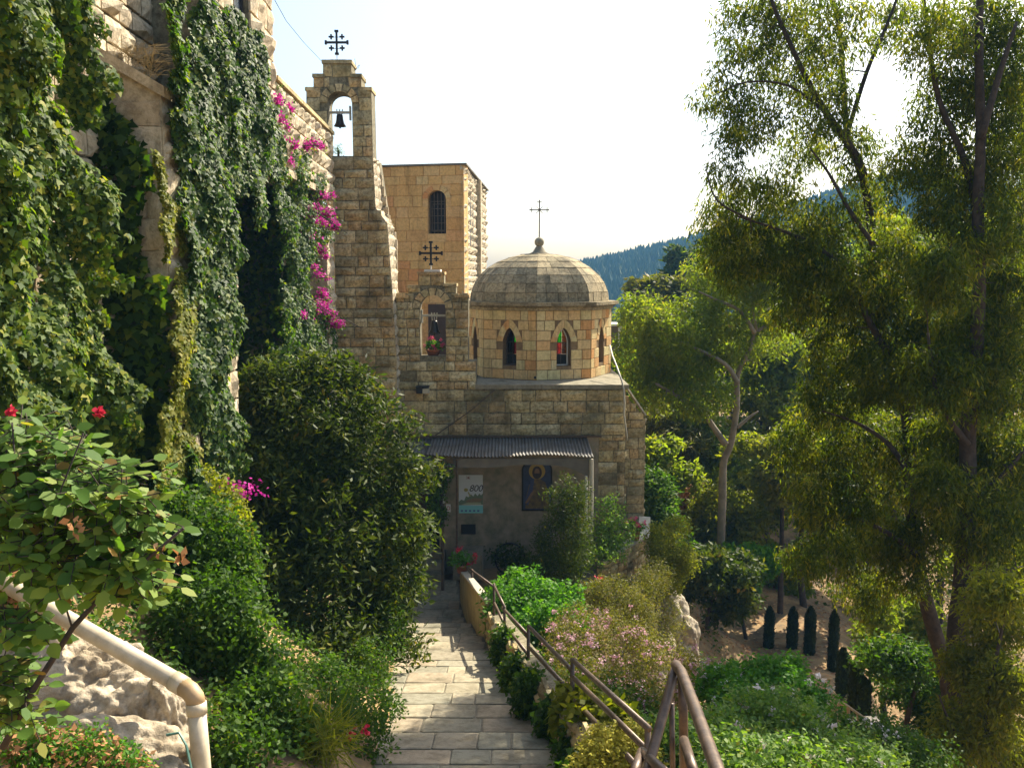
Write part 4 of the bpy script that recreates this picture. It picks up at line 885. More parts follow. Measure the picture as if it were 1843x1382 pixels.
# ================================================================== LEFT FOREGROUND: pipe, rock
t = thing('drain_pipe', 'thick cream plastic drain pipe bending downwards over the pale rock', 'pipe', P(362, 1382, 4.9))
pp = [P(-60, 1003, 5.9), P(30, 1062, 5.6), P(180, 1148, 5.3), P(318, 1227, 5.03)]
MB().tube(pp, .055, 20).build('upper_pipe', M['pipe'], t, True)
MB().tube([P(312, 1224, 5.03), P(332, 1236, 5.0)], .060, 20).build('collar', M['pipe'], t, True)
pe = [P(330, 1235, 5.0), P(342, 1243, 4.97), P(350, 1254, 4.95), P(353, 1268, 4.94)]
MB().tube(pe, .057, 20).build('elbow', M['pipeo'], t, True)
MB().tube([P(353, 1264, 4.94), P(354.5, 1284, 4.93)], .061, 20).build('collar', M['pipe'], t, True)
MB().tube([P(354, 1280, 4.93), P(363, 1382, 4.9), P(372, 1490, 4.87)], .055, 20).build('lower_pipe', M['pipe'], t, True)
def rock(name, label, blobs, mat, amp=.12, seed=0, sub=5, parentcat='rock'):
    import bmesh
    t = thing(name, label, parentcat, blobs[0][0])
    for bi, (c, rx, ry, rz) in enumerate(blobs):
        bm = bmesh.new(); bmesh.ops.create_icosphere(bm, subdivisions=sub, radius=1)
        r2 = np.random.default_rng(seed+bi); K = r2.normal(size=(26, 3))*np.repeat([1.5, 3, 6, 11], [6, 7, 7, 6])[:, None]; ph = r2.random(26)*6.28; am = np.repeat([1, .6, .38, .24], [6, 7, 7, 6])
        co_ = np.array([v.co for v in bm.verts]); d = (np.abs(np.sin(co_@K.T+ph))*am).sum(1); d = (d-d.mean())*amp*.8
        co_ = co_*(1+d[:, None]); V3 = co_*np.array([rx, ry, rz])+np.array(c)
        mesh_obj('boulder', V3.tolist(), [[v.index for v in f.verts] for f in bm.faces], mat, t, True); bm.free()
    return t
def rb(px, py, Y, rx, ry, rz): p = P(px, py, Y); return (tuple(p), rx, ry, rz)
rock('limestone_bank', 'sunlit pale limestone rock face below the cream drain pipe', [rb(130, 1262, 5.42, .55, .35, .42), rb(225, 1300, 5.35, .38, .3, .36), rb(60, 1215, 5.5, .4, .3, .3), rb(290, 1315, 5.25, .22, .2, .30), rb(160, 1400, 4.9, .7, .4, .35)], M['rock'], .13, 3, 6)
rock('cliff_rock', 'rocky outcrop dropping below the terrace wall at the chapel corner', [rb(1195, 1110, 18.6, .5, .6, .75), rb(1228, 1165, 18.2, .4, .5, .7), rb(1165, 1160, 17.9, .6, .7, .8), rb(1130, 1200, 17.5, .9, .8, .9)], M['rock'], .12, 9, 5)
tag(MB().tube([P(300, 1322, 4.75), P(322, 1318, 4.75), P(335, 1340, 4.7), P(344, 1382, 4.65), P(348, 1440, 4.6)], .008, 6).build('garden_hose', m_plain('green_hose', (.10, .22, .17), .4, .1, 5)), 'thin green hose curling beside the lower end of the drain pipe', 'hose')
# terrace wall by the corner of the chapel
t = thing('terrace_wall', 'curved rubble terrace wall with a white coping at the right corner of the chapel', 'wall', (2.5, 18.5, 0))
ts = Stones(t, M['wall'], cap=120)
pl = [P(1074, 1000, 18.3), P(1100, 1000, 18.25), P(1130, 980, 18.6), P(1166, 970, 19.6), P(1167, 965, 21.2)]
tops = [Zp(1012, 18.3), Zp(1003, 18.25), Zp(985, 18.6), Zp(967, 19.6), Zp(967, 19.6)]
for i in range(4):
    a, b = Vector((pl[i].x, pl[i].y, 0)), Vector((pl[i+1].x, pl[i+1].y, 0)); U = (b-a); L = U.length; U.normalize(); Nn = U.cross(Z1)
    pol = [(0, -2.5), (L, -2.5), (L, tops[i+1]), (0, tops[i])]
    MB().prism(pol, [], a, U, Z1, Nn, -.02, -.3).build('wall_core', M['mortar'], t); ts.wall(a, U, Z1, Nn, pol, rowh=.17, sw=(.14, .34), d=.04)
    if i >= 1: MB().prism([(0, tops[i]+.003), (L, tops[i+1]+.003), (L, tops[i+1]+.05), (0, tops[i]+.05)], [], a, U, Z1, Nn, .04, -.24).build('coping', M['cream'], t)
ts.build()
MB().b2(.5, 3.15, 18.6, 20, -2, -.02).build('terrace_fill', M['pathj'], t)
# far stair with railing (right of the rose bushes)
t = thing('garden_stair', 'distant garden stair with pale treads between the rose bushes and the big eucalyptus', 'stair', P(1565, 1382, 11))
for i in range(9):
    c = P(1563-2*i+ (i*3.5), 1298+10.5*i, 12.2-.26*i); MB().box(c, (.19, .13, .02)).build('tread', M['beam'], t)
for s_ in (-.21, .21): MB().tube([P(1563, 1298, 12.3)+Vector((s_, 0, -.05)), P(1576, 1390, 10.0)+Vector((s_, 0, -.05))], .03, 6).build('stringer', M['iron'], t)
t = thing('garden_railing', 'thin rusty railing above the rose bushes at lower right', 'railing', P(1500, 1330, 12))
MB().tube([P(1345, 1276, 12.4), P(1470, 1271, 12.3), P(1505, 1266, 12.2), P(1521, 1267, 12.0), P(1555, 1291, 11.6)], .022, 6).build('rail', M['pipeo'], t)
for a, b, yb_ in ((1505, 1266, 1325), (1527, 1270, 1335), (1545, 1284, 1340)): MB().tube([P(a, b, 12.1), P(a, yb_+30, 12.1)], .025, 6).build('post', M['pipeo'], t)
# ================================================================== IVY
def pt_in(poly, x, y):
    x = np.asarray(x); y = np.asarray(y); ins = np.zeros(len(x), bool); n = len(poly)
    for i in range(n):
        (a, b), (c, d) = poly[i], poly[(i+1) % n]
        with np.errstate(divide='ignore', invalid='ignore'): ins ^= ((b > y) != (d > y)) & (x < (c-a)*(y-b)/((d-b) if d != b else 1e-9)+a)
    return ins
def on_plane(px, py, off):
    """wall coordinate (Y, z) where the sight line meets the wall plane x = off - .037 Y"""
    u = (px-921.5)/F; v = (py-691)/F; fw = cp-v*sp; r = u/fw; Y = off/(r+.037); return (Y, P(px, py, Y).z)
def bumpy(y, z, s=1.0, seed=0):
    return .5+.25*np.sin(y*2.3*s+1.3*np.sin(z*1.9*s+seed))+.25*np.sin(z*3.1*s+1.7*np.sin(y*2.7*s+seed*2))
def ivy(name, label, off, polys_px, n, thick, L, mat, seed=0, lobed=True, hole=.12, cat='ivy', t=None, nrm=(1, -.25, .35), droop=.9, polys=None):
    polys = polys or [[on_plane(a, b, off+.55*thick) for a, b in q] for q in polys_px]
    if t is None:
        c = polys[0][0]; t = thing(name, label, cat, (off-.037*c[0], c[0], min(p[1] for p in polys[0])))
    for pi_, q in enumerate(polys):
        ar = abs(sum(q[i][0]*q[(i+1) % len(q)][1]-q[(i+1) % len(q)][0]*q[i][1] for i in range(len(q))))/2
        y0, y1 = min(p[0] for p in q), max(p[0] for p in q); z0, z1 = min(p[1] for p in q), max(p[1] for p in q)
        m = int(n[pi_]*(y1-y0)*(z1-z0)/max(ar, .01)); y = rng.uniform(y0, y1, m); z = rng.uniform(z0, z1, m)
        jy = y+.09*np.sin(z*7+seed)+.06*np.sin(z*17); jz = z+.10*np.sin(y*6)
        k = pt_in(q, jy, jz); y, z = y[k], z[k]
        b = bumpy(y, z, 1.4, seed)+.35*bumpy(y, z, 4.5, seed+3)-.17; k = b > hole+rng.random(len(b))*.12; y, z, b = y[k], z[k], b[k]
        m = len(y); x = off-.037*y+b*thick*rng.uniform(.55, 1.05, m)
        C = np.stack([x, y, z], 1); e = 1e-2
        gy = (bumpy(y+e, z, 1.4, seed)-bumpy(y-e, z, 1.4, seed))/(2*e)*thick; gzz = (bumpy(y, z+e, 1.4, seed)-bumpy(y, z-e, 1.4, seed))/(2*e)*thick
        N = np.stack([np.full(m, nrm[0]), nrm[1]-gy, nrm[2]-gzz*.6], 1)+rng.normal(size=(m, 3))*.38
        U = np.stack([rng.normal(size=m)*.5, rng.normal(size=m)*.7, -droop+rng.normal(size=m)*.5], 1)
        s = L*rng.uniform(.55, 1.35, m)
        tag(leaf_mesh('foliage', C, N, U, s, s*.95, mat, t, .2, lobed), kind='stuff')
    mb = MB()
    for i in range(0):
        q = polys[0]; y = random.uniform(min(p[0] for p in q), max(p[0] for p in q)); z = min(p[1] for p in q); pts = []
        for k in range(7): pts.append((off-.037*y+.02, y+random.uniform(-.15, .15), z)); z += (max(p[1] for p in q)-min(p[1] for p in q))/8
        mb.tube(pts, [.02-.002*k for k in range(7)], 5)
    if mb.v: mb.build('stem', M['bark'], t)
    return t
oA, oB = -4.2+.037*9, -3.6+.037*9.4
ivy('near_ivy', 'big leaved bright ivy curtain filling the upper left corner of the wall', oA+.12,
    [[(-120, -40), (150, -60), (165, 60), (185, 130), (178, 280), (186, 420), (190, 540), (215, 640), (240, 760), (300, 900), (250, 1000), (-120, 1000)]], [54000], .52, .062, M['ivy2'], 1)
ivy('main_ivy', 'dense glossy dark ivy covering the tall pier below the upper window', oB+.04,
    [[(318, -50), (345, 0), (405, 5), (440, 40), (462, 55), (482, 95), (492, 150), (500, 205), (505, 250), (430, 252), (424, 400), (422, 560), (425, 700), (430, 900), (345, 900), (350, 640), (345, 420), (338, 300), (330, 200), (312, 150), (318, 60)], [(420, 235), (515, 235), (512, 345), (496, 300), (480, 325), (462, 400), (448, 330), (436, 370), (424, 420)]], [42000, 3600], .30, .068, M['ivy'], 5)
ivy('hanging_ivy', 'strip of ivy with bougainvillea climbing beside the dark recess', oA+.40,
    [[(497, 150), (520, 225), (548, 280), (590, 350), (598, 420), (572, 440), (560, 520), (590, 590), (620, 600), (600, 680), (430, 680), (520, 600), (512, 420), (497, 330), (440, 255), (470, 230)]], [24000], .40, .065, M['ivy'], 9, hole=.25)
ivy('recess_ivy', 'shaded ivy on the dark back wall of the recess', oB-2.45, None, [12000], .5, .12, M['ivy'], 3, hole=-1, polys=[rect(11.4, 17.0, 4.0, 8.8)])
ivy('recess_ivy', 'deep shaded ivy right of the dark recess under the bougainvillea', oA, None, [4000], .35, .11, M['ivy'], 4, hole=-1, polys=[rect(16.6, 18.2, 4.0, 8.2)])
# ivy on the end face of the recess
t = thing('recess_ivy', 'dark ivy on the far end face of the shaded recess', 'ivy', (-5.5, 16.6, 4))
m = 7000; y = 16.68-rng.random(m)*.25; x = rng.uniform(-7.0, -4.15, m); z = rng.uniform(3.5, 8.9, m); s_ = .11*rng.uniform(.6, 1.3, m)
tag(leaf_mesh('foliage', np.stack([x, y, z], 1), np.array([.1, -1, .2])+rng.normal(size=(m, 3))*.35, np.array([0, 0, -1])+rng.normal(size=(m, 3))*.5, s_, s_, M['ivy'], t, .2, True), kind='stuff')
# ivy on the camera-facing side of the first buttress and below
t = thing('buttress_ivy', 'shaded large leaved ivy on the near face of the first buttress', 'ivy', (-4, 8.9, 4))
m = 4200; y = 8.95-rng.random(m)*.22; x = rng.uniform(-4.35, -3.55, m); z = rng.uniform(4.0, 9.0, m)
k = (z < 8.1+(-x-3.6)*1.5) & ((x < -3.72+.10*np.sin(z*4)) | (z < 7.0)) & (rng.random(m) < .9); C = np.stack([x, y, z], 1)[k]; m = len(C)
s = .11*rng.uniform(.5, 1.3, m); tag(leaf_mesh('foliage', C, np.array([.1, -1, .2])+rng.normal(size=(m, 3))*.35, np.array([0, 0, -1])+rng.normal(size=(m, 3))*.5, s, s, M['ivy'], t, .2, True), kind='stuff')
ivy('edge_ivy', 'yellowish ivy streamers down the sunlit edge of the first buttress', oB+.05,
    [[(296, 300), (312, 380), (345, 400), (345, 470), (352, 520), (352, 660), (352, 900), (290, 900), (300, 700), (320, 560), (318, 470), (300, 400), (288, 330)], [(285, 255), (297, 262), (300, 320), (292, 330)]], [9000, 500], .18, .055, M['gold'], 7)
# bougainvillea flowers
t = thing('bougainvillea', 'magenta bougainvillea sprays at the edge of the ivy near the bell tower', 'bougainvillea', P(560, 600, 16.5))
sp_ = [(497, 180, 14, 10, 50), (505, 215, 10, 8, 30), (520, 195, 8, 6, 25), (525, 262, 12, 8, 60), (550, 262, 12, 7, 80), (565, 260, 14, 8, 110), (578, 262, 8, 5, 40), (505, 250, 6, 6, 20), (495, 228, 6, 5, 20), (515, 230, 8, 8, 25), (520, 290, 10, 6, 15), (575, 352, 16, 6, 90), (597, 352, 8, 5, 30),
       (565, 375, 12, 7, 60), (585, 385, 18, 11, 170), (600, 405, 12, 8, 90), (560, 395, 12, 8, 60), (575, 400, 12, 8, 70), (555, 425, 9, 6, 20), (570, 425, 7, 6, 20), (580, 450, 10, 8, 60), (572, 440, 7, 4, 20), (586, 462, 5, 5, 25), (575, 495, 10, 5, 40), (588, 500, 5, 4, 14), (565, 480, 6, 6, 15),
       (580, 528, 10, 8, 60), (590, 540, 7, 6, 30), (570, 550, 12, 10, 50), (582, 555, 11, 9, 80), (595, 565, 12, 6, 70), (610, 582, 10, 6, 60), (590, 575, 14, 8, 90), (600, 583, 12, 6, 50), (560, 580, 8, 8, 20), (545, 565, 8, 8, 15)]
CC = []
for a, b, c, d, n in sp_:
    Y = on_plane(a, b, oB+.05)[0]; Y = min(17.8, max(13.8, Y)); p = np.array(P(a, b, Y)); q = rdir(n)*rng.random((n, 1))**.5; CC.append(p+q*np.array([c*Y/F*1.0, c*Y/F*1.2, d*Y/F]))
C = np.repeat(np.concatenate(CC), 3, 0)+rng.normal(size=(3*sum(s[4] for s in sp_), 3))*.025; m = len(C)
tag(leaf_mesh('blossoms', C, rdir(m)+np.array([.3, -.5, .6]), rdir(m), .05*rng.uniform(.7, 1.2, m), .042, M['magenta'], t, .2), kind='stuff')
C = np.repeat(np.concatenate(CC)[::3], 3, 0)+rng.normal(size=(3*len(np.concatenate(CC)[::3]), 3))*.07; m = len(C)
tag(leaf_mesh('foliage', C, rdir(m)+np.array([.6, -.3, .6]), rdir(m), .06, .035, M['ivy2'], t, .2), kind='stuff')
mb = MB()
for pts in ([(500, 240), (530, 262), (575, 262)], [(560, 350), (580, 390), (625, 420)], [(540, 480), (575, 500), (590, 500)], [(545, 530), (590, 560), (650, 590)], [(500, 340), (555, 375), (600, 400)]):
    mb.tube([P(a, b, 16) for a, b in pts], .009, 4)
mb.build('branches', M['bark'], t)
tag(leaf_mesh('blossoms', *(lambda C: (C, rdir(len(C))+np.array([0, -.5, .6]), rdir(len(C)), .045, .04))(np.array(P(437, 880, 9.7))+rng.normal(size=(130, 3))*np.array([.13, .08, .05])), M['magenta'], thing('bougainvillea', 'small magenta flower spray low beside the big dark bush', 'bougainvillea', P(437, 890, 9.7)), .2), kind='stuff')
# dry grass tuft above the first buttress
t = thing('dry_grass', 'dry grass tuft growing on the cap of the first buttress', 'grass', P(215, 90, 9.3)); mb = MB()
for i in range(240):
    p = P(200+random.random()*80, 92+random.random()*55, 9.4); d = Vector((random.uniform(-.12, .22), random.uniform(-.2, .2), random.uniform(.06, .22)))
    mb.tube([p, p+d*.6, p+d+Vector((d.x*.4, 0, -.04))], [.002, .0015, .001], 3, False)
tag(mb.build('blades', m_plain('straw', (.45, .33, .15), .8, .3, 20, bmp=0), t), kind='stuff')
# ================================================================== LEFT PLANTS
def B(px, py, rx, ry, Y, d=.85): return pxblob(px, py, rx, ry, Y, d)
def gb(b): return None
shrub('large_bush', 'huge dark glossy bush towering between the ivy wall and the path',
      [B(600, 740, 95, 75, 12.2), B(540, 800, 110, 110, 11.8), B(660, 840, 95, 100, 12), B(600, 950, 150, 120, 11.5), B(690, 1000, 70, 130, 11.8), B(560, 1080, 140, 110, 10.8), B(690, 1120, 55, 70, 11.2), B(500, 720, 50, 50, 12), B(505, 900, 90, 120, 11.3), B(590, 670, 40, 30, 12.3), B(480, 1080, 70, 120, 10.5), B(620, 1190, 80, 60, 9.8), B(475, 720, 35, 50, 12), B(455, 800, 40, 60, 11.8), B(645, 690, 26, 24, 12.2), B(722, 765, 26, 26, 12), B(764, 850, 22, 26, 11.9), B(465, 672, 30, 16, 12), B(752, 960, 22, 28, 11.8), B(748, 1065, 18, 30, 11.6), B(560, 655, 22, 14, 12.2), B(515, 668, 24, 14, 12), B(430, 900, 24, 40, 11.4), B(745, 1160, 16, 24, 11.4), B(690, 735, 18, 16, 12.1)],
      1650, 34, .22, .115, .04, M['bush'], 'bush', P(600, 1250, 11)+Vector((0, 0, -.2)), .55, .2, shell=.72, clrnd=.35)
shrub('mound_shrub', 'light green small leaved shrub spilling onto the left edge of the path', [B(650, 1270, 70, 60, 8.2), B(610, 1330, 90, 60, 7.4), B(560, 1250, 70, 60, 8.3), B(530, 1370, 60, 40, 6.6), B(555, 1210, 50, 36, 8.6), B(500, 1240, 40, 30, 7.4), B(672, 1190, 34, 50, 9.6), B(700, 1130, 26, 50, 11)],
      700, 34, .13, .045, .022, M['green'], 'shrub', P(620, 1420, 7.6), .6, 0, shell=.7)
tag(leaf_mesh('blossoms', *(lambda C: (C, rdir(len(C)), rdir(len(C)), .04, .035))(np.concatenate([np.array(P(a, b, 6.7))+rng.normal(size=(16, 3))*.018 for a, b in ((633, 1322), (658, 1312), (500, 1352))])), M['red'], thing('red_flowers', 'two tiny red blossoms in the shrub at the left edge of the path', 'flower', P(640, 1330, 6.7)), .2), kind='stuff')
shrub('bank_creeper', 'leafy green creeper covering the shaded bank above the pipe', [B(330, 980, 80, 90, 8.2, .6), B(400, 1040, 70, 110, 8.0, .6), B(360, 1120, 110, 80, 7.2, .6), B(430, 1180, 90, 80, 7.2, .6), B(480, 1290, 90, 80, 6.6, .6), B(300, 930, 60, 60, 8.3), B(420, 1340, 60, 60, 6.0)],
      900, 34, .17, .055, .036, M['green'], 'creeper', P(420, 1300, 7.5), .6, 0, shell=.55)
shrub('rosemary_creeper', 'yellow green creeper lit at the foot of the ivy pier', [B(385, 900, 50, 50, 9.2, .6), B(330, 870, 40, 40, 9.2, .6), B(390, 960, 60, 50, 8.8, .6)], 260, 34, .15, .05, .03, M['gold'], 'creeper', None, .6, 0, shell=.6)
shrub('strappy_plant', 'thin arching dry stems in the shade beside the lower pipe', [B(570, 1330, 40, 30, 6.6, .6)], 40, 16, .2, .3, .012, M['gold'], 'plant', None, .6, 0)
# rose bush, near: individual leaves
t = thing('rose_bush', 'near rose bush with broad pale green leaves in the left foreground', 'rose bush', P(10, 1360, 2.55))
mb = MB()
for pts, r in (([(5, 1345, 2.5), (60, 1240, 2.5), (130, 1130, 2.5), (180, 1075, 2.55), (235, 1000, 2.6), (275, 900, 2.6)], .011), ([(-40, 1100, 2.6), (20, 980, 2.6), (30, 880, 2.6), (22, 760, 2.6)], .0035), ([(130, 1130, 2.5), (90, 1000, 2.5), (110, 880, 2.5), (150, 780, 2.5)], .0032), ([(180, 1075, 2.55), (260, 1010, 2.5), (330, 950, 2.5)], .006), ([(-30, 1250, 2.6), (60, 1240, 2.5)], .006)):
    mb.tube([P(*q) for q in pts], [r*(1-.1*i) for i in range(len(pts))], 7)
bl = [B(80, 830, 110, 60, 2.7, .7), B(60, 930, 110, 90, 2.6, .7), B(180, 900, 90, 80, 2.6, .7), B(240, 970, 75, 70, 2.6, .7), B(110, 1010, 110, 50, 2.55, .7), B(20, 1120, 50, 40, 2.5, .7), B(5, 1250, 45, 100, 2.5, .7), B(230, 1040, 60, 35, 2.55, .7), B(30, 780, 60, 40, 2.75, .7)]
C = in_blobs(bl, 560, .35)
def leafm(k):
    n = 9; v = []; f = []
    prof = [(0, 0), (.12, .20), (.35, .36), (.62, .33), (.85, .16), (1.0, .0)]
    for u, w in prof: v += [(u, w, .10*w*w*4-.12*u*u+.02*k), (u, 0, -.04*math.sin(u*3.1)-.12*u*u), (u, -w, .10*w*w*4-.12*u*u)]
    for i in range(len(prof)-1): f += [(3*i, 3*i+1, 3*i+4, 3*i+3), (3*i+1, 3*i+2, 3*i+5, 3*i+4)]
    me = bpy.data.meshes.new('leaf'); me.from_pydata(v, [], f); me.update(); at = me.attributes.new('rnd', 'FLOAT', 'FACE'); at.data.foreach_set('value', np.full(len(f), k/9.5, dtype=np.float32)); me.materials.append(M['rose'])
    me.polygons.foreach_set('use_smooth', [True]*len(f)); return me
LM = [leafm(k) for k in range(10)]
off = t.location; cnt = 0; restC = []
order = sorted(range(len(C)), key=lambda i: C[i][1])
for i in order:
    c = Vector(C[i]); d = Vector(rdir(1)[0]); d.z = d.z*.4-.1; d.normalize(); side = d.cross(Z1).normalized(); mb.tube([c-d*.05, c, c+d*.10], .0018, 4, False)
    for (a, s_, sz) in ((.10, 0, 1), (.05, 1, .85), (.05, -1, .85), (.0, 1, .7), (.0, -1, .7)):
        p = c+d*a; u = (d+side*s_*1.3+Vector((0, 0, random.uniform(-.3, .15)))).normalized(); nn = (Z1*.8+Vector(rdir(1)[0])*.5+Vector((.45, -.35, 0))); nn = (nn-u*nn.dot(u)).normalized(); w = nn.cross(u)
        s = .058*sz*random.uniform(.8, 1.15)
        if cnt < 298:
            o = bpy.data.objects.new('leaf', LM[random.choice((0, 1, 2, 3, 4, 5, 6, 6, 7, 8) if random.random() < .97 else (9,))]); link(o, t); m4 = Matrix.Identity(4)
            for r in range(3): m4[r][0] = u[r]*s; m4[r][1] = w[r]*s; m4[r][2] = nn[r]*s; m4[r][3] = (p-off)[r]
            o.matrix_basis = m4; cnt += 1
        else: restC.append((p, u, nn, s))
mb.build('stems', M['bark'], t, True)
tag(leaf_mesh('foliage', np.array([r[0] for r in restC]), np.array([r[2] for r in restC]), np.array([r[1] for r in restC]), np.array([r[3] for r in restC]), np.array([r[3]*.68 for r in restC]), M['rose'], t, .12, oval=True), kind='stuff')
for nm, lb, a, b, Y, r_, mt in (('rose_flower', 'single red rose bloom at the top of the near rose bush', 179, 743, 2.75, .016, 'red'), ('rose_flower', 'faded dark red bloom at the left edge of the near rose bush', 22, 742, 2.75, .013, 'red')):
    c = np.array(P(a, b, Y)); tag(leaf_mesh('petals', c+rng.normal(size=(26, 3))*r_*.45, rdir(26), rdir(26), r_*1.3, r_*1.2, M[mt], thing(nm, lb, 'rose', c), .3), kind='stuff')
for a, b, s_ in ((135, 935, .022), (140, 955, .02), (325, 1000, .024), (285, 990, .014)):
    c = np.array(P(a, b, 2.4)); leaf_mesh('withered_leaf', c+rng.normal(size=(6, 3))*.008, rdir(6), rdir(6), s_*1.4, s_, M['dry'], t, .4)
# leaf litter and low plants at the bottom left
def scatter(name, label, pxrange, pyrange, Yr, n, L, Wd, mat, cat, up=.8, zoff=.02):
    C = []
    for _ in range(n):
        Y = random.uniform(*Yr); p = P(random.uniform(*pxrange), random.uniform(*pyrange), Y); C.append((p.x, p.y, p.z))
    C = np.array(C); m = n
    return tag(leaf_mesh(name, C, rdir(m)+np.array([0, 0, up]), rdir(m), L*rng.uniform(.6, 1.3, m), Wd*rng.uniform(.6, 1.3, m), mat), label, cat, None, 'stuff')
bb_ = [B(130, 1370, 120, 50, 4.4, .5), B(60, 1340, 60, 40, 4.4, .5), B(220, 1390, 60, 50, 4.35, .5)]
t = shrub('ground_cover', 'low green ground cover with orange fallen leaves at the foot of the pale rock', bb_, 300, 22, .08, .028, .015, M['fresh'], 'ground cover', None, .6, 0, shell=.4)
A = clumps(in_blobs(bb_, 230, .7), 6, .07, .04, .026, 0, 1.0); tag(leaf_mesh('fallen_leaves', *A[:5], M['dry'], t, .3, False, A[5]), kind='stuff')
bb_ = [B(60, 1120, 60, 25, 5.7, .5), B(90, 1105, 40, 30, 5.6, .5), B(25, 1070, 40, 40, 5.7, .5)]
t = shrub('leafy_weeds', 'orange and green weeds around the upper end of the drain pipe', bb_, 110, 20, .10, .035, .02, M['fresh'], 'weeds', None, .6, 0, shell=.4)
A = clumps(in_blobs(bb_, 170, .6), 7, .08, .05, .03, 0, 1.0); tag(leaf_mesh('fallen_leaves', *A[:5], M['dry'], t, .3, False, A[5]), kind='stuff')
# ================================================================== RIGHT GARDEN
shrub('bright_bush', 'bright green leafy bush beside the plastered path wall', [B(950, 1080, 70, 45, 14.6), B(905, 1075, 30, 28, 14.2), B(1000, 1100, 50, 50, 14.6), B(960, 1130, 70, 40, 13.8), B(895, 1105, 22, 25, 13.9), B(1010, 1140, 50, 50, 13.5)], 620, 34, .17, .075, .05, M['fresh'], 'bush', None, .7, 0, shell=.75)
shrub('porch_shrub', 'tall dark feathery shrub growing in front of the porch painting', [B(1015, 915, 28, 35, 17.6), B(1000, 980, 38, 50, 17.5), B(1035, 960, 32, 70, 17.6), B(1010, 1040, 55, 45, 17.2), B(1045, 895, 16, 26, 17.6), B(972, 1010, 26, 34, 17.2), B(1018, 878, 12, 18, 17.7)], 420, 34, .18, .085, .022, M['bush'], 'shrub', None, .5, 0, shell=.6)
shrub('corner_rose_shrub', 'loose dark rose shrub at the corner of the chapel by the pink geraniums', [B(1095, 930, 30, 40, 18.9), B(1110, 960, 35, 30, 18.6), B(1078, 970, 28, 42, 18.6), B(1085, 1000, 34, 24, 18.0), B(1120, 985, 20, 16, 18.3), B(1100, 900, 12, 20, 19)], 190, 22, .16, .06, .04, M['rose'], 'shrub', None, .6, 0, shell=.5)
shrub('pink_flower_shrub', 'wide shrub dotted with pale pink flowers right of the railing', [B(1060, 1130, 70, 40, 12.4), B(1120, 1170, 80, 50, 11.8), B(1200, 1220, 90, 50, 11.0), B(1040, 1200, 60, 50, 10.5), B(1110, 1250, 80, 50, 9.8), B(1270, 1250, 70, 50, 10.4), B(1010, 1160, 40, 40, 11.8), B(1180, 1300, 90, 50, 9.2)], 950, 32, .15, .042, .02, M['olive'], 'shrub', None, .6, 0, shell=.72, flowers=('pink', 420, .045, .034))
shrub('olive_shrub', 'grey green bushy herb above the pink flowers near the terrace wall', [B(1110, 1080, 50, 45, 15.2), B(1070, 1075, 30, 35, 15.4), B(1150, 1110, 35, 40, 14.8)], 300, 36, .15, .055, .018, M['olive'], 'shrub', None, .6, 0)
shrub('dry_shrub', 'dry brownish shrub below the terrace wall', [B(1160, 1075, 30, 50, 16.6), B(1150, 1130, 40, 40, 15.8), B(1185, 1040, 22, 35, 17.2), B(1205, 1120, 30, 40, 17.3), B(1180, 1170, 40, 30, 16.5)], 330, 34, .17, .06, .016, M['olive'], 'shrub', None, .6, 0)
t = shrub('single_rose', 'dark red rose standing in the shade before the terrace wall', [B(1078, 1065, 12, 20, 16.6)], 16, 20, .1, .05, .03, M['rose'], 'rose', None); c = np.array(P(1078, 1042, 16.3)); tag(leaf_mesh('petals', c+rng.normal(size=(40, 3))*.03, rdir(40), rdir(40), .06, .055, M['red'], t, .3), kind='stuff')
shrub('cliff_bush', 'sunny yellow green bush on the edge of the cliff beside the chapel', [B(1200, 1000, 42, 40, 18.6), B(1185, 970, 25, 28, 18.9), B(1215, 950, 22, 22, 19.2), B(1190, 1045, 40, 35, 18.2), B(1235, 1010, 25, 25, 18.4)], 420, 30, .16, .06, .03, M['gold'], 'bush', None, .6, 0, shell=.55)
shrub('yellow_bush', 'vivid yellow leaved bush at the near end of the railing', [B(1105, 1350, 48, 36, 5.7), B(1068, 1380, 36, 30, 5.6), B(1142, 1330, 26, 24, 5.8), B(1080, 1330, 22, 18, 5.8), B(1160, 1360, 22, 26, 5.7)], 380, 24, .075, .034, .018, M['yellow'], 'bush', None, .8, 0, shell=.75)
shrub('trailing_ivy', 'dark ivy trailing over the rubble wall down to the right edge of the path', [B(930, 1215, 20, 40, 9.9, .6), B(955, 1250, 24, 40, 8.9, .6), B(1000, 1300, 24, 42, 7.9, .5), B(1035, 1350, 24, 40, 7.0, .5), B(906, 1165, 14, 34, 11.3, .6), B(1020, 1300, 24, 30, 7.8, .5), B(1045, 1390, 20, 26, 6.3, .5)], 480, 30, .13, .07, .05, M['ivy'], 'ivy', None, .3, .6, shell=.7, lobed=True)
shrub('variegated_creeper', 'lime coloured broad leaved creeper wound round the railing', [B(1040, 1265, 40, 25, 7.4), B(1075, 1285, 45, 28, 7.0), B(1025, 1290, 20, 28, 7.4), B(1110, 1300, 35, 22, 6.8)], 150, 22, .12, .085, .06, M['gold'], 'creeper', None, .5, .3, shell=.6)
wr = [B(1290, 1350, 100, 50, 6.2), B(1400, 1310, 90, 60, 6.9), B(1200, 1340, 60, 45, 5.9), B(1480, 1370, 110, 50, 6.4), B(1370, 1400, 130, 50, 5.4), B(1560, 1380, 60, 35, 6.8)]
shrub('white_rose_bed', 'sprawling green rose bed with scattered white blooms in the right foreground', wr, 1150, 34, .13, .042, .028, M['rose'], 'rose bush', None, .7, 0, shell=.7, flowers=('whitep', 90, .03, .034))
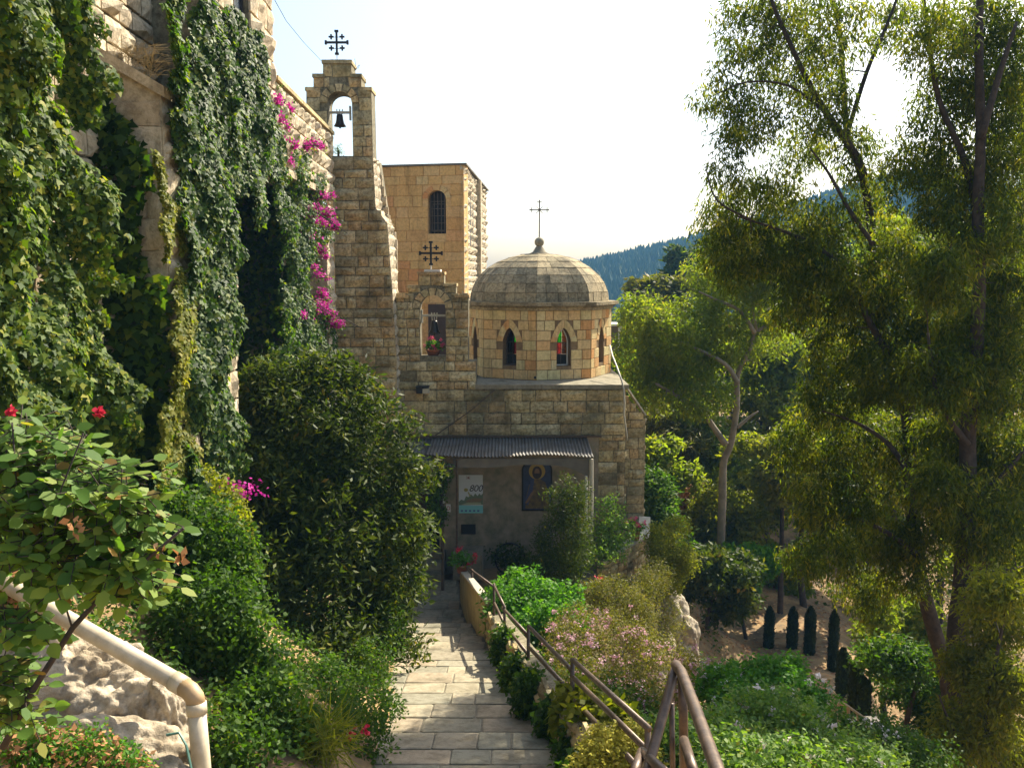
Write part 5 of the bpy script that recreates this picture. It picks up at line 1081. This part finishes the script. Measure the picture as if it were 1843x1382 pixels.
shrub('white_rose_bush', 'taller rose bush with white and pink blooms before the cypress trees', [B(1380, 1235, 60, 45, 9.0), B(1440, 1260, 50, 45, 8.8), B(1310, 1235, 50, 35, 9.4), B(1350, 1270, 70, 40, 8.6), B(1420, 1215, 30, 30, 9.2)], 520, 30, .14, .055, .036, M['fresh'], 'rose bush', None, .7, 0, shell=.65, flowers=('whitep', 60, .035, .045))
shrub('white_daisies', 'white flowering bush at the lower right above the garden stair', [B(1520, 1330, 60, 40, 7.8), B(1640, 1370, 70, 45, 8), B(1590, 1340, 50, 40, 8.4)], 300, 26, .14, .045, .03, M['green'], 'bush', None, .7, 0, flowers=('whitep', 30, .03, .03))
# geranium pots
def pot(label, px, py, Y, r, h, fl, nf, spread, drape=False):
    p = P(px, py, Y); t = thing('geranium_pot', label, 'flower pot', p)
    MB().lathe(p, [(.01, 0), (r*.7, 0), (r*.95, h*.85), (r*1.08, h*.85), (r*1.08, h), (r*.9, h), (r*.85, h*.8), (.01, h*.8)], 18).build('pot', M['terra'], t, True)
    c = np.array(p)+np.array([0, 0, h+spread*.35]); C = c+rdir(50)*rng.random((50, 1))**.5*np.array([spread, spread, spread*.55]); A = clumps(C, 12, .06, .05, .045, 0, .7); tag(leaf_mesh('foliage', *A[:5], M['fresh'], t, .15, True, A[5]), kind='stuff')
    C = c+np.array([0, 0, spread*.3])+rdir(nf)*np.array([spread*1.1, spread, spread*.65]); A = clumps(C, 26, .045, .028, .026, 0, .3); tag(leaf_mesh('flowers', *A[:5], M[fl], t, .2, False, A[5]), kind='stuff')
m_leaf('hot_pink_petals', [(0, (.6, .04, .12)), (1, (.75, .18, .3))], .6, .3, (1, 1, 1)); M['hot'] = bpy.data.materials['hot_pink_petals']
pot('terracotta pot of pink geraniums under the bell in the small gable', 780, 641, 20.25, .17, .16, 'hot', 22, .22)
pot('red geraniums in a pot on the end of the low plaster wall', 832, 1030, 17.6, .14, .18, 'red', 12, .3)
pot('pink geraniums in a red pot on the white coping at the chapel corner', 1144, 972, 19.1, .11, .26, 'hot', 16, .2)
# ivy on the porch column and beam
shrub('column_ivy', 'ivy wound round the pale porch column below the lower tin sheet', [B(793, 860, 14, 26, 18.4), B(785, 900, 14, 30, 18.4), B(800, 845, 14, 10, 18.4), B(790, 930, 10, 20, 18.4)], 130, 20, .10, .06, .045, M['ivy'], 'ivy', None, .4, .5)
shrub('tower_sprig', 'little green weed growing behind the sill of the tall bell tower', [B(607, 268, 7, 10, 20.5), B(611, 276, 8, 6, 20.5)], 14, 14, .07, .06, .012, M['green'], 'weed', None)
t = thing('twig_weed', 'bare twig sprouting from the shoulder of the tall bell tower', 'twig', P(638, 128, 19.9)); mb = MB()
for q in ([(638, 128), (640, 115), (638, 106)], [(638, 128), (644, 120), (647, 117)], [(640, 124), (645, 123), (647, 118)]): mb.tube([P(a, b, 19.9) for a, b in q], .005, 3)
mb.build('stem', M['bark'], t)
# ================================================================== TREES
YE = 13.5
ls = [limb([(1716, 1460), (1714, 1300), (1700, 1200), (1680, 1130), (1655, 1030), (1640, 900), (1634, 760), (1614, 669), (1588, 604), (1580, 517), (1571, 430), (1555, 330), (1526, 246), (1518, 150), (1511, 54), (1490, -40)], YE, .15, .03),
      limb([(1555, 320), (1540, 280), (1489, 206), (1453, 145), (1424, 83), (1392, 10), (1380, -40)], YE-.3, .07, .02),
      limb([(1636, 760), (1645, 656), (1671, 543), (1705, 452), (1725, 360), (1735, 250)], YE+.3, .08, .03),
      limb([(1600, 640), (1560, 570), (1530, 500), (1480, 450), (1420, 420), (1330, 390)], YE-.5, .06, .015),
      limb([(1525, 240), (1560, 130), (1590, 60), (1610, 10), (1625, -40)], YE+.3, .04, .015),
      limb([(1489, 206), (1420, 155), (1345, 148), (1290, 170)], YE-.6, .025, .008),
      limb([(1572, 440), (1530, 380), (1490, 310), (1460, 270)], YE-.6, .04, .012),
      limb([(1640, 860), (1600, 800), (1540, 760), (1480, 740)], YE-.6, .05, .012), limb([(1652, 1000), (1600, 960), (1530, 930), (1470, 930)], YE-.6, .05, .012), limb([(1350, 395), (1290, 360), (1270, 300)], YE-.8, .02, .008)]
def EB(l, Y, d=.8, air=.92, yb=430): return [B(a, b, c, e, Y+random.uniform(-.9, .9), d)+((air if b < yb else 1.4),) for a, b, c, e in l]
bl = EB([(1340, 60, 60, 70), (1300, 175, 45, 50), (1360, 215, 60, 45), (1420, 120, 80, 80), (1420, 20, 70, 60), (1500, 60, 60, 70), (1480, 190, 80, 60), (1440, 270, 55, 40), (1540, 280, 50, 60), (1310, 330, 40, 45), (1350, 380, 75, 50), (1290, 400, 45, 50), (1330, 470, 70, 40), (1420, 430, 90, 60), (1500, 400, 60, 50), (1560, 380, 40, 50), (1320, 255, 40, 30), (1400, 350, 60, 40), (1380, 450, 60, 45), (1460, 470, 70, 45), (1300, 440, 40, 35), (1600, 450, 50, 50), (1650, 620, 60, 60), (1690, 950, 50, 50), (1600, 40, 50, 50), (1620, 330, 45, 60),
         (1480, 520, 80, 50), (1430, 560, 50, 40), (1550, 520, 70, 60), (1620, 560, 60, 60), (1500, 620, 80, 55), (1590, 680, 70, 60), (1500, 720, 70, 60), (1450, 800, 60, 60), (1560, 800, 90, 60), (1630, 840, 60, 70), (1500, 900, 90, 60), (1580, 960, 80, 60), (1480, 1000, 70, 50), (1640, 1020, 60, 60), (1560, 1060, 60, 50)], YE)
tree('eucalyptus_tree', 'tall eucalyptus with forked dark trunk and drooping leaves reaching into the sky', 'tree', ls, bl, 2800, 32, .21, .11, .024, M['euc'], M['bark'], 1.5, .1, 'eucalyptus trees', twig=.012, shell=.45, clrnd=.75)
ls = [limb([(1735, 1470), (1725, 1280), (1722, 1150), (1732, 1050), (1742, 900), (1742, 777), (1753, 690), (1762, 517), (1760, 380), (1765, 250), (1762, 100), (1765, -40)], 12.2, .17, .045),
      limb([(1762, 420), (1740, 300), (1690, 180), (1670, 60), (1660, -30)], 12.5, .06, .02), limb([(1765, 250), (1800, 130), (1830, 40)], 12, .06, .02), limb([(1742, 800), (1690, 720), (1670, 600)], 12, .05, .02), limb([(1730, 1060), (1780, 1035), (1840, 1020)], 12, .05, .02), limb([(1743, 900), (1800, 860), (1850, 800)], 12, .05, .02)]
bl = EB([(1680, 60, 55, 70), (1750, 40, 80, 70), (1820, 90, 60, 90), (1700, 170, 60, 60), (1780, 180, 80, 60), (1670, 270, 50, 60), (1740, 300, 80, 70), (1810, 300, 60, 80), (1690, 380, 60, 60), (1780, 420, 80, 70), (1700, 500, 70, 60), (1820, 520, 70, 80), (1740, 600, 70, 60), (1690, 680, 70, 60), (1800, 680, 80, 80), (1720, 780, 80, 60), (1820, 820, 60, 80), (1690, 880, 60, 60), (1780, 940, 80, 80)], 12.2)
tree('eucalyptus_tree', 'darker eucalyptus with a straight vertical trunk at the right of the photo', 'tree', ls, bl, 2000, 32, .21, .11, .024, M['euc'], M['bark'], 1.5, .1, 'eucalyptus trees', twig=.012, shell=.45)
ls = [limb([(1800, 1440), (1790, 1100), (1740, 900), (1765, 720), (1800, 550), (1835, 400), (1860, 250), (1880, 100)], 15, .15, .05), limb([(1850, 300), (1835, 180), (1800, 120), (1780, 90)], 15, .09, .03)]
bl = EB([(1850, 200, 60, 80), (1830, 400, 60, 60), (1840, 620, 60, 80), (1770, 560, 50, 60), (1860, 850, 60, 100), (1840, 1030, 60, 60)], 15)
tree('eucalyptus_tree', 'eucalyptus with a leaning trunk cut by the right edge of the photo', 'tree', ls, bl, 560, 40, .26, .13, .03, M['euc'], M['bark'], 1.5, .1, 'eucalyptus trees', twig=.012, shell=.45)
ls = [limb([(1780, 1480), (1790, 1380), (1775, 1300), (1790, 1200), (1810, 1100)], 10.2, .05, .015), limb([(1780, 1400), (1720, 1320), (1690, 1250)], 10.2, .03, .01)]
bl = EB([(1800, 1120, 60, 60), (1760, 1200, 70, 60), (1820, 1240, 60, 60), (1750, 1310, 80, 50), (1820, 1350, 60, 50), (1700, 1360, 50, 30), (1790, 1060, 60, 40)], 10.2)
tree('golden_tree', 'young tree with yellow sunlit foliage in the lower right corner', 'tree', ls, bl, 420, 36, .2, .095, .03, M['gold'], M['bark'], 1.1, .2, None, twig=.008, shell=.45)
# pale barked gum in the middle distance
YG = 25
ls = [limb([(1296, 1020), (1300, 900), (1302, 834), (1315, 799), (1326, 734), (1328, 673), (1349, 630), (1360, 599), (1397, 578), (1420, 560)], YG, .13, .035), limb([(1306, 800), (1285, 770), (1260, 735), (1223, 715), (1180, 690)], YG-.6, .10, .03), limb([(1328, 690), (1310, 660), (1280, 640), (1237, 621), (1190, 600)], YG-.6, .08, .02),
      limb([(1358, 600), (1332, 560), (1290, 540), (1258, 525)], YG-.5, .07, .02), limb([(1360, 595), (1354, 543), (1380, 482), (1400, 440)], YG, .08, .02), limb([(1326, 770), (1350, 750), (1365, 740)], YG, .06, .02), limb([(1360, 600), (1370, 540), (1366, 480)], YG+.4, .06, .02)]
bl = EB([(1160, 570, 40, 45), (1150, 640, 40, 50), (1200, 600, 55, 50), (1250, 570, 50, 45), (1230, 650, 70, 45), (1180, 700, 50, 40), (1280, 500, 50, 40), (1310, 560, 50, 40), (1350, 480, 60, 50), (1400, 520, 50, 50), (1300, 620, 50, 40), (1260, 720, 50, 30), (1380, 600, 40, 40), (1420, 470, 50, 50)], YG, .8, .75, 2000)
tree('pale_gum_tree', 'gum tree with a pale twisting trunk right of the dome', 'tree', ls, bl, 1500, 34, .36, .16, .05, M['euc2'], M['palebark'], .9, .4, None, twig=.018, shell=.6)
# individual trees behind
def roundtree(name, label, px, py, r, Y, mat, basepy, n=260, L=.22, Wd=.08, group=None, bark='bark', ry=None, k=21):
    ry = ry or r; c = P(px, py, Y); s = Y/F; r *= 1.15; g = P(px, basepy, Y); g.z = min(g.z, gz(g.x, g.y)-.1); blobs = [B(px+random.uniform(-.95, .95)*r, py+random.uniform(-.75, .95)*ry, r*random.uniform(.35, .65), ry*random.uniform(.3, .5), Y+random.uniform(-.5, .5)*r*s) for _ in range(12)]
    ls = [([g, g*.5+c*.5+Vector((random.uniform(-.3, .3), 0, 0)), c, c+Vector((0, 0, ry*s*.5))], [.09*r*s, .06*r*s, .04*r*s, .02*r*s])]
    return tree(name, label, 'tree', ls, blobs, n, k, r*s*.22, L, Wd, mat, M[bark], .2, .5, group, twig=.03, shell=.6, clrnd=.55)
BG = [('leafy_tree', 'dark green tree directly behind the right edge of the drum', 1135, 640, 45, 30, 'far', 760), ('leafy_tree', 'rounded dark tree between the pale gum trunk and the eucalyptus', 1390, 650, 48, 33, 'euc2', 800), ('leafy_tree', 'olive toned tree rising over the gum tree crown', 1190, 545, 40, 44, 'olive', 640),
      ('leafy_tree', 'broad dark shrub like tree beside the chapel buttress', 1195, 840, 50, 27, 'euc2', 940), ('leafy_tree', 'sunlit tree under the pale gum trunk', 1330, 880, 70, 30, 'euc2', 1000), ('leafy_tree', 'shaded tree right of the dark shrub above the dirt terrace', 1290, 930, 60, 27, 'gold', 1040),
      ('leafy_tree', 'dark broad tree with a thick trunk on the dirt terrace', 1290, 1050, 58, 22.5, 'bush', 1200), ('leafy_tree', 'fresh green low tree above the first cypress', 1345, 1020, 36, 25, 'fresh', 1110), ('leafy_tree', 'mid green tree behind the left end of the cypress row', 1400, 1010, 55, 30, 'euc2', 1090),
      ('leafy_tree', 'tree in front of the hill below the forked eucalyptus', 1460, 760, 70, 34, 'euc2', 900), ('leafy_tree', 'hazy tree deep behind the forked trunk', 1570, 700, 80, 42, 'far', 860), ('leafy_tree', 'golden tinted tree low behind the vertical trunk', 1450, 900, 70, 28, 'gold', 1020),
      ('leafy_tree', 'green tree behind the right hand trunks at mid height', 1700, 780, 80, 30, 'euc2', 940), ('leafy_tree', 'tall tree beyond the right edge trunks', 1800, 640, 90, 36, 'far', 860), ('leafy_tree', 'yellow green tree right of the dirt clearing', 1600, 1130, 70, 19, 'euc2', 1240),
      ('leafy_tree', 'dark undergrowth tree at the foot of the big trunks', 1650, 1230, 80, 15, 'green', 1330), ('leafy_tree', 'leafy tree behind the vertical trunk low down', 1790, 960, 80, 20, 'euc2', 1100), ('leafy_tree', 'leafy green tree above the orange clearing', 1560, 930, 60, 31, 'euc2', 1020),
      ('leafy_tree', 'tree with hazy crown left of the forked trunk at mid height', 1400, 560, 60, 40, 'euc2', 760), ('leafy_tree', 'tall tree behind the fork of the big eucalyptus', 1520, 520, 80, 45, 'euc2', 800), ('leafy_tree', 'tall green tree in the gap between the two big trunks', 1660, 480, 80, 40, 'euc2', 800), ('leafy_tree', 'bushy tree behind the lower fork', 1600, 800, 80, 26, 'euc2', 1000), ('leafy_tree', 'bushy green tree right of the pale trunk base', 1410, 830, 60, 27, 'gold', 960),
      ('leafy_tree', 'olive green tree at the very right beyond the leaning trunk', 1820, 460, 70, 30, 'euc2', 800),
      ('leafy_tree', 'bright green tree filling the space beside the drum', 1165, 640, 50, 34, 'euc2', 780), ('leafy_tree', 'bright layered tree behind the gum branches', 1235, 660, 60, 36, 'euc2', 800), ('leafy_tree', 'green tree behind the top of the pale gum trunk', 1310, 650, 60, 38, 'green', 800), ('leafy_tree', 'olive tree low between the buttress and the pale trunk', 1250, 780, 50, 31, 'euc2', 880), ('leafy_tree', 'yellowish tree at the foot of the far slope right of the pale trunk', 1370, 760, 55, 33, 'gold', 880),
      ('leafy_tree', 'far tree poking above the pale gum crown', 1260, 470, 40, 60, 'far', 600), ('leafy_tree', 'distant dark tree on the slope behind the forked trunk', 1440, 640, 60, 48, 'far', 780), ('leafy_tree', 'distant tree left of the vertical trunk', 1650, 640, 60, 48, 'far', 780)]
for i, (nm, lb, a, b, r, Y, mt, bp) in enumerate(BG): roundtree(nm, lb, a, b, r, Y, M[mt], bp, 520 if r > 60 else 380, .0095*Y*.8, .0046*Y*.8)
shrub('dark_shrub', 'dark shrub in the shade behind the right buttress', [B(1182, 900, 28, 60, 25.5), B(1195, 960, 30, 40, 24.5), B(1215, 1000, 30, 30, 23)], 260, 34, .4, .17, .08, M['green'], 'shrub', None)
shrub('reddish_scrub', 'reddish dry scrub on the slope between the buttress and the gum tree', [B(1190, 765, 40, 30, 31), B(1230, 800, 40, 30, 30), B(1170, 740, 25, 20, 32)], 260, 30, .45, .3, .05, M['olive'], 'scrub', None)
shrub('reddish_scrub', 'orange lit dry bushes above the dark terrace tree', [B(1280, 950, 35, 25, 29), B(1240, 900, 30, 25, 28)], 160, 26, .4, .25, .05, M['dry'], 'scrub', None)
shrub('slope_scrub', 'bright shrubs right of the hose on the slope behind the chapel', [B(1140, 700, 25, 30, 29), B(1125, 670, 20, 30, 28)], 140, 30, .35, .16, .07, M['fresh'], 'scrub', None)
# cypress row
cy_l = ['leftmost slim clipped cypress of the row on the dirt terrace', 'second slim clipped cypress from the left on the dirt terrace', 'third slim clipped cypress from the left, with a bare stem', 'fourth clipped cypress, half hidden behind eucalyptus leaves', 'broad dark cypress at the end of the row nearest the railing', 'tallest dark cypress right above the garden railing', 'cypress in front of the garden stair']
for i, (px, y0, y1, hw, Y, sb) in enumerate([(1382, 1094, 1194, 10, 24.5, 1222), (1424, 1095, 1190, 10.5, 24.5, 1205), (1455, 1094, 1198, 11, 24, 1218), (1497, 1100, 1218, 10, 23, 1235), (1514, 1170, 1255, 12, 19, 1275), (1538, 1190, 1290, 14, 16.5, 1320), (1552, 1225, 1300, 13, 14.5, 1330)]):
    top, bot = P(px, y0, Y), P(px, y1, Y); h = top.z-bot.z; r = hw*Y/F; t = thing('cypress', cy_l[i], 'cypress', P(px, sb, Y), 'clipped cypresses on the terrace')
    MB().tube([P(px, sb+6, Y), bot, top-Vector((0, 0, .2))], [.035, .03, .01], 6).build('trunk', M['bark'], t)
    n = 3800; u = rng.random(n); a = rng.random(n)*6.283; rr = r*np.minimum(1, np.minimum(u*7+.25, (1-u)*6+.2))*rng.uniform(.75, 1.04, n)
    C = np.stack([bot.x+rr*np.cos(a), bot.y+rr*np.sin(a), bot.z+u*h], 1); N = np.stack([np.cos(a), np.sin(a), np.full(n, .3)], 1)+rng.normal(size=(n, 3))*.3
    tag(leaf_mesh('foliage', C, N, np.array([0, 0, 1])+rng.normal(size=(n, 3))*.3, .10, .035, M['cyp'], t, .1), kind='stuff')
# undergrowth on the valley side
C = []
for _ in range(1300):
    x = random.uniform(2.0, 16); y = random.uniform(6, 24)
    if (5.5 < x < 11.5 and 20 < y < 30) or x < lerpt(XR, y)+1.6: continue
    C.append((x, y, gz(x, y)+random.random()*.35))
for _ in range(1100):
    x = random.uniform(4, 34); y = random.uniform(30, 75)
    if x < 3.5: continue
    C.append((x, y, gz(x, y)+random.random()*.9))
C = np.array(C); A = clumps(C[C[:, 1] < 27], 34, .32, .09, .045, .1, .7); A2 = clumps(C[C[:, 1] >= 27], 30, .9, .25, .12, .1, .7)
tag(leaf_mesh('undergrowth', *A[:5], M['green'], None, .2, False, A[5]), 'tangled green undergrowth covering the slope under the eucalyptus', 'undergrowth', None, 'stuff')
tag(leaf_mesh('scrubland', *A2[:5], M['far'], None, .2, False, A2[5]), 'scrub and thicket covering the far valley side', 'scrub', None, 'stuff')
C = np.array([(x, y, gz(x, y)+random.random()*.15) for x, y in ((lambda y: (lerpt(XR, y)+.5+random.random()*2.0, y))(random.uniform(5, 18)) for _ in range(900))]); A = clumps(C, 24, .16, .06, .035, .1, .7)
tag(leaf_mesh('bed_plants', *A[:5], M['green'], None, .2, False, A[5]), 'low green plants filling the flower bed right of the railing', 'ground cover', None, 'stuff')
C = np.array([(x, y, gz(x, y)+random.random()*.12) for x, y in ((lambda y: (lerpt(XL, y)-.45-random.random()*2.3, y))(random.uniform(5.2, 18)) for _ in range(1100))]); A = clumps(C, 24, .16, .06, .035, .1, .7)
tag(leaf_mesh('bank_plants', *A[:5], M['green'], None, .2, False, A[5]), 'low plants covering the bank below the ivy wall', 'ground cover', None, 'stuff')
C = []
for _ in range(9000):
    y = random.uniform(18, 34); x = random.uniform(4, 14); C.append((x, y, gz(x, y)+.01))
C = np.array(C); m = len(C); tag(leaf_mesh('leaf_litter', C, rdir(m)*.4+np.array([0, 0, 1]), rdir(m), .12, .06, M['dry'], None, .2), 'dry orange leaf litter on the dirt terrace below the cypresses', 'leaf litter', None, 'stuff')
# haze
hz = MB().b2(-170, 500, -12, 600, -40, 120).build('haze', None); hz['kind'] = 'stuff'; hz['label'] = 'thin blue air haze filling the valley'; hz['category'] = 'haze'
hm = bpy.data.materials.new('haze_air'); hm.use_nodes = True; ht = hm.node_tree; ht.nodes.remove(ht.nodes['Principled BSDF'])
pv_ = ht.nodes.new('ShaderNodeVolumePrincipled'); pv_.inputs['Color'].default_value = (.24, .58, 1, 1); pv_.inputs['Density'].default_value = .0006; ht.links.new(pv_.outputs[0], ht.nodes['Material Output'].inputs['Volume']); hz.data.materials.append(hm)
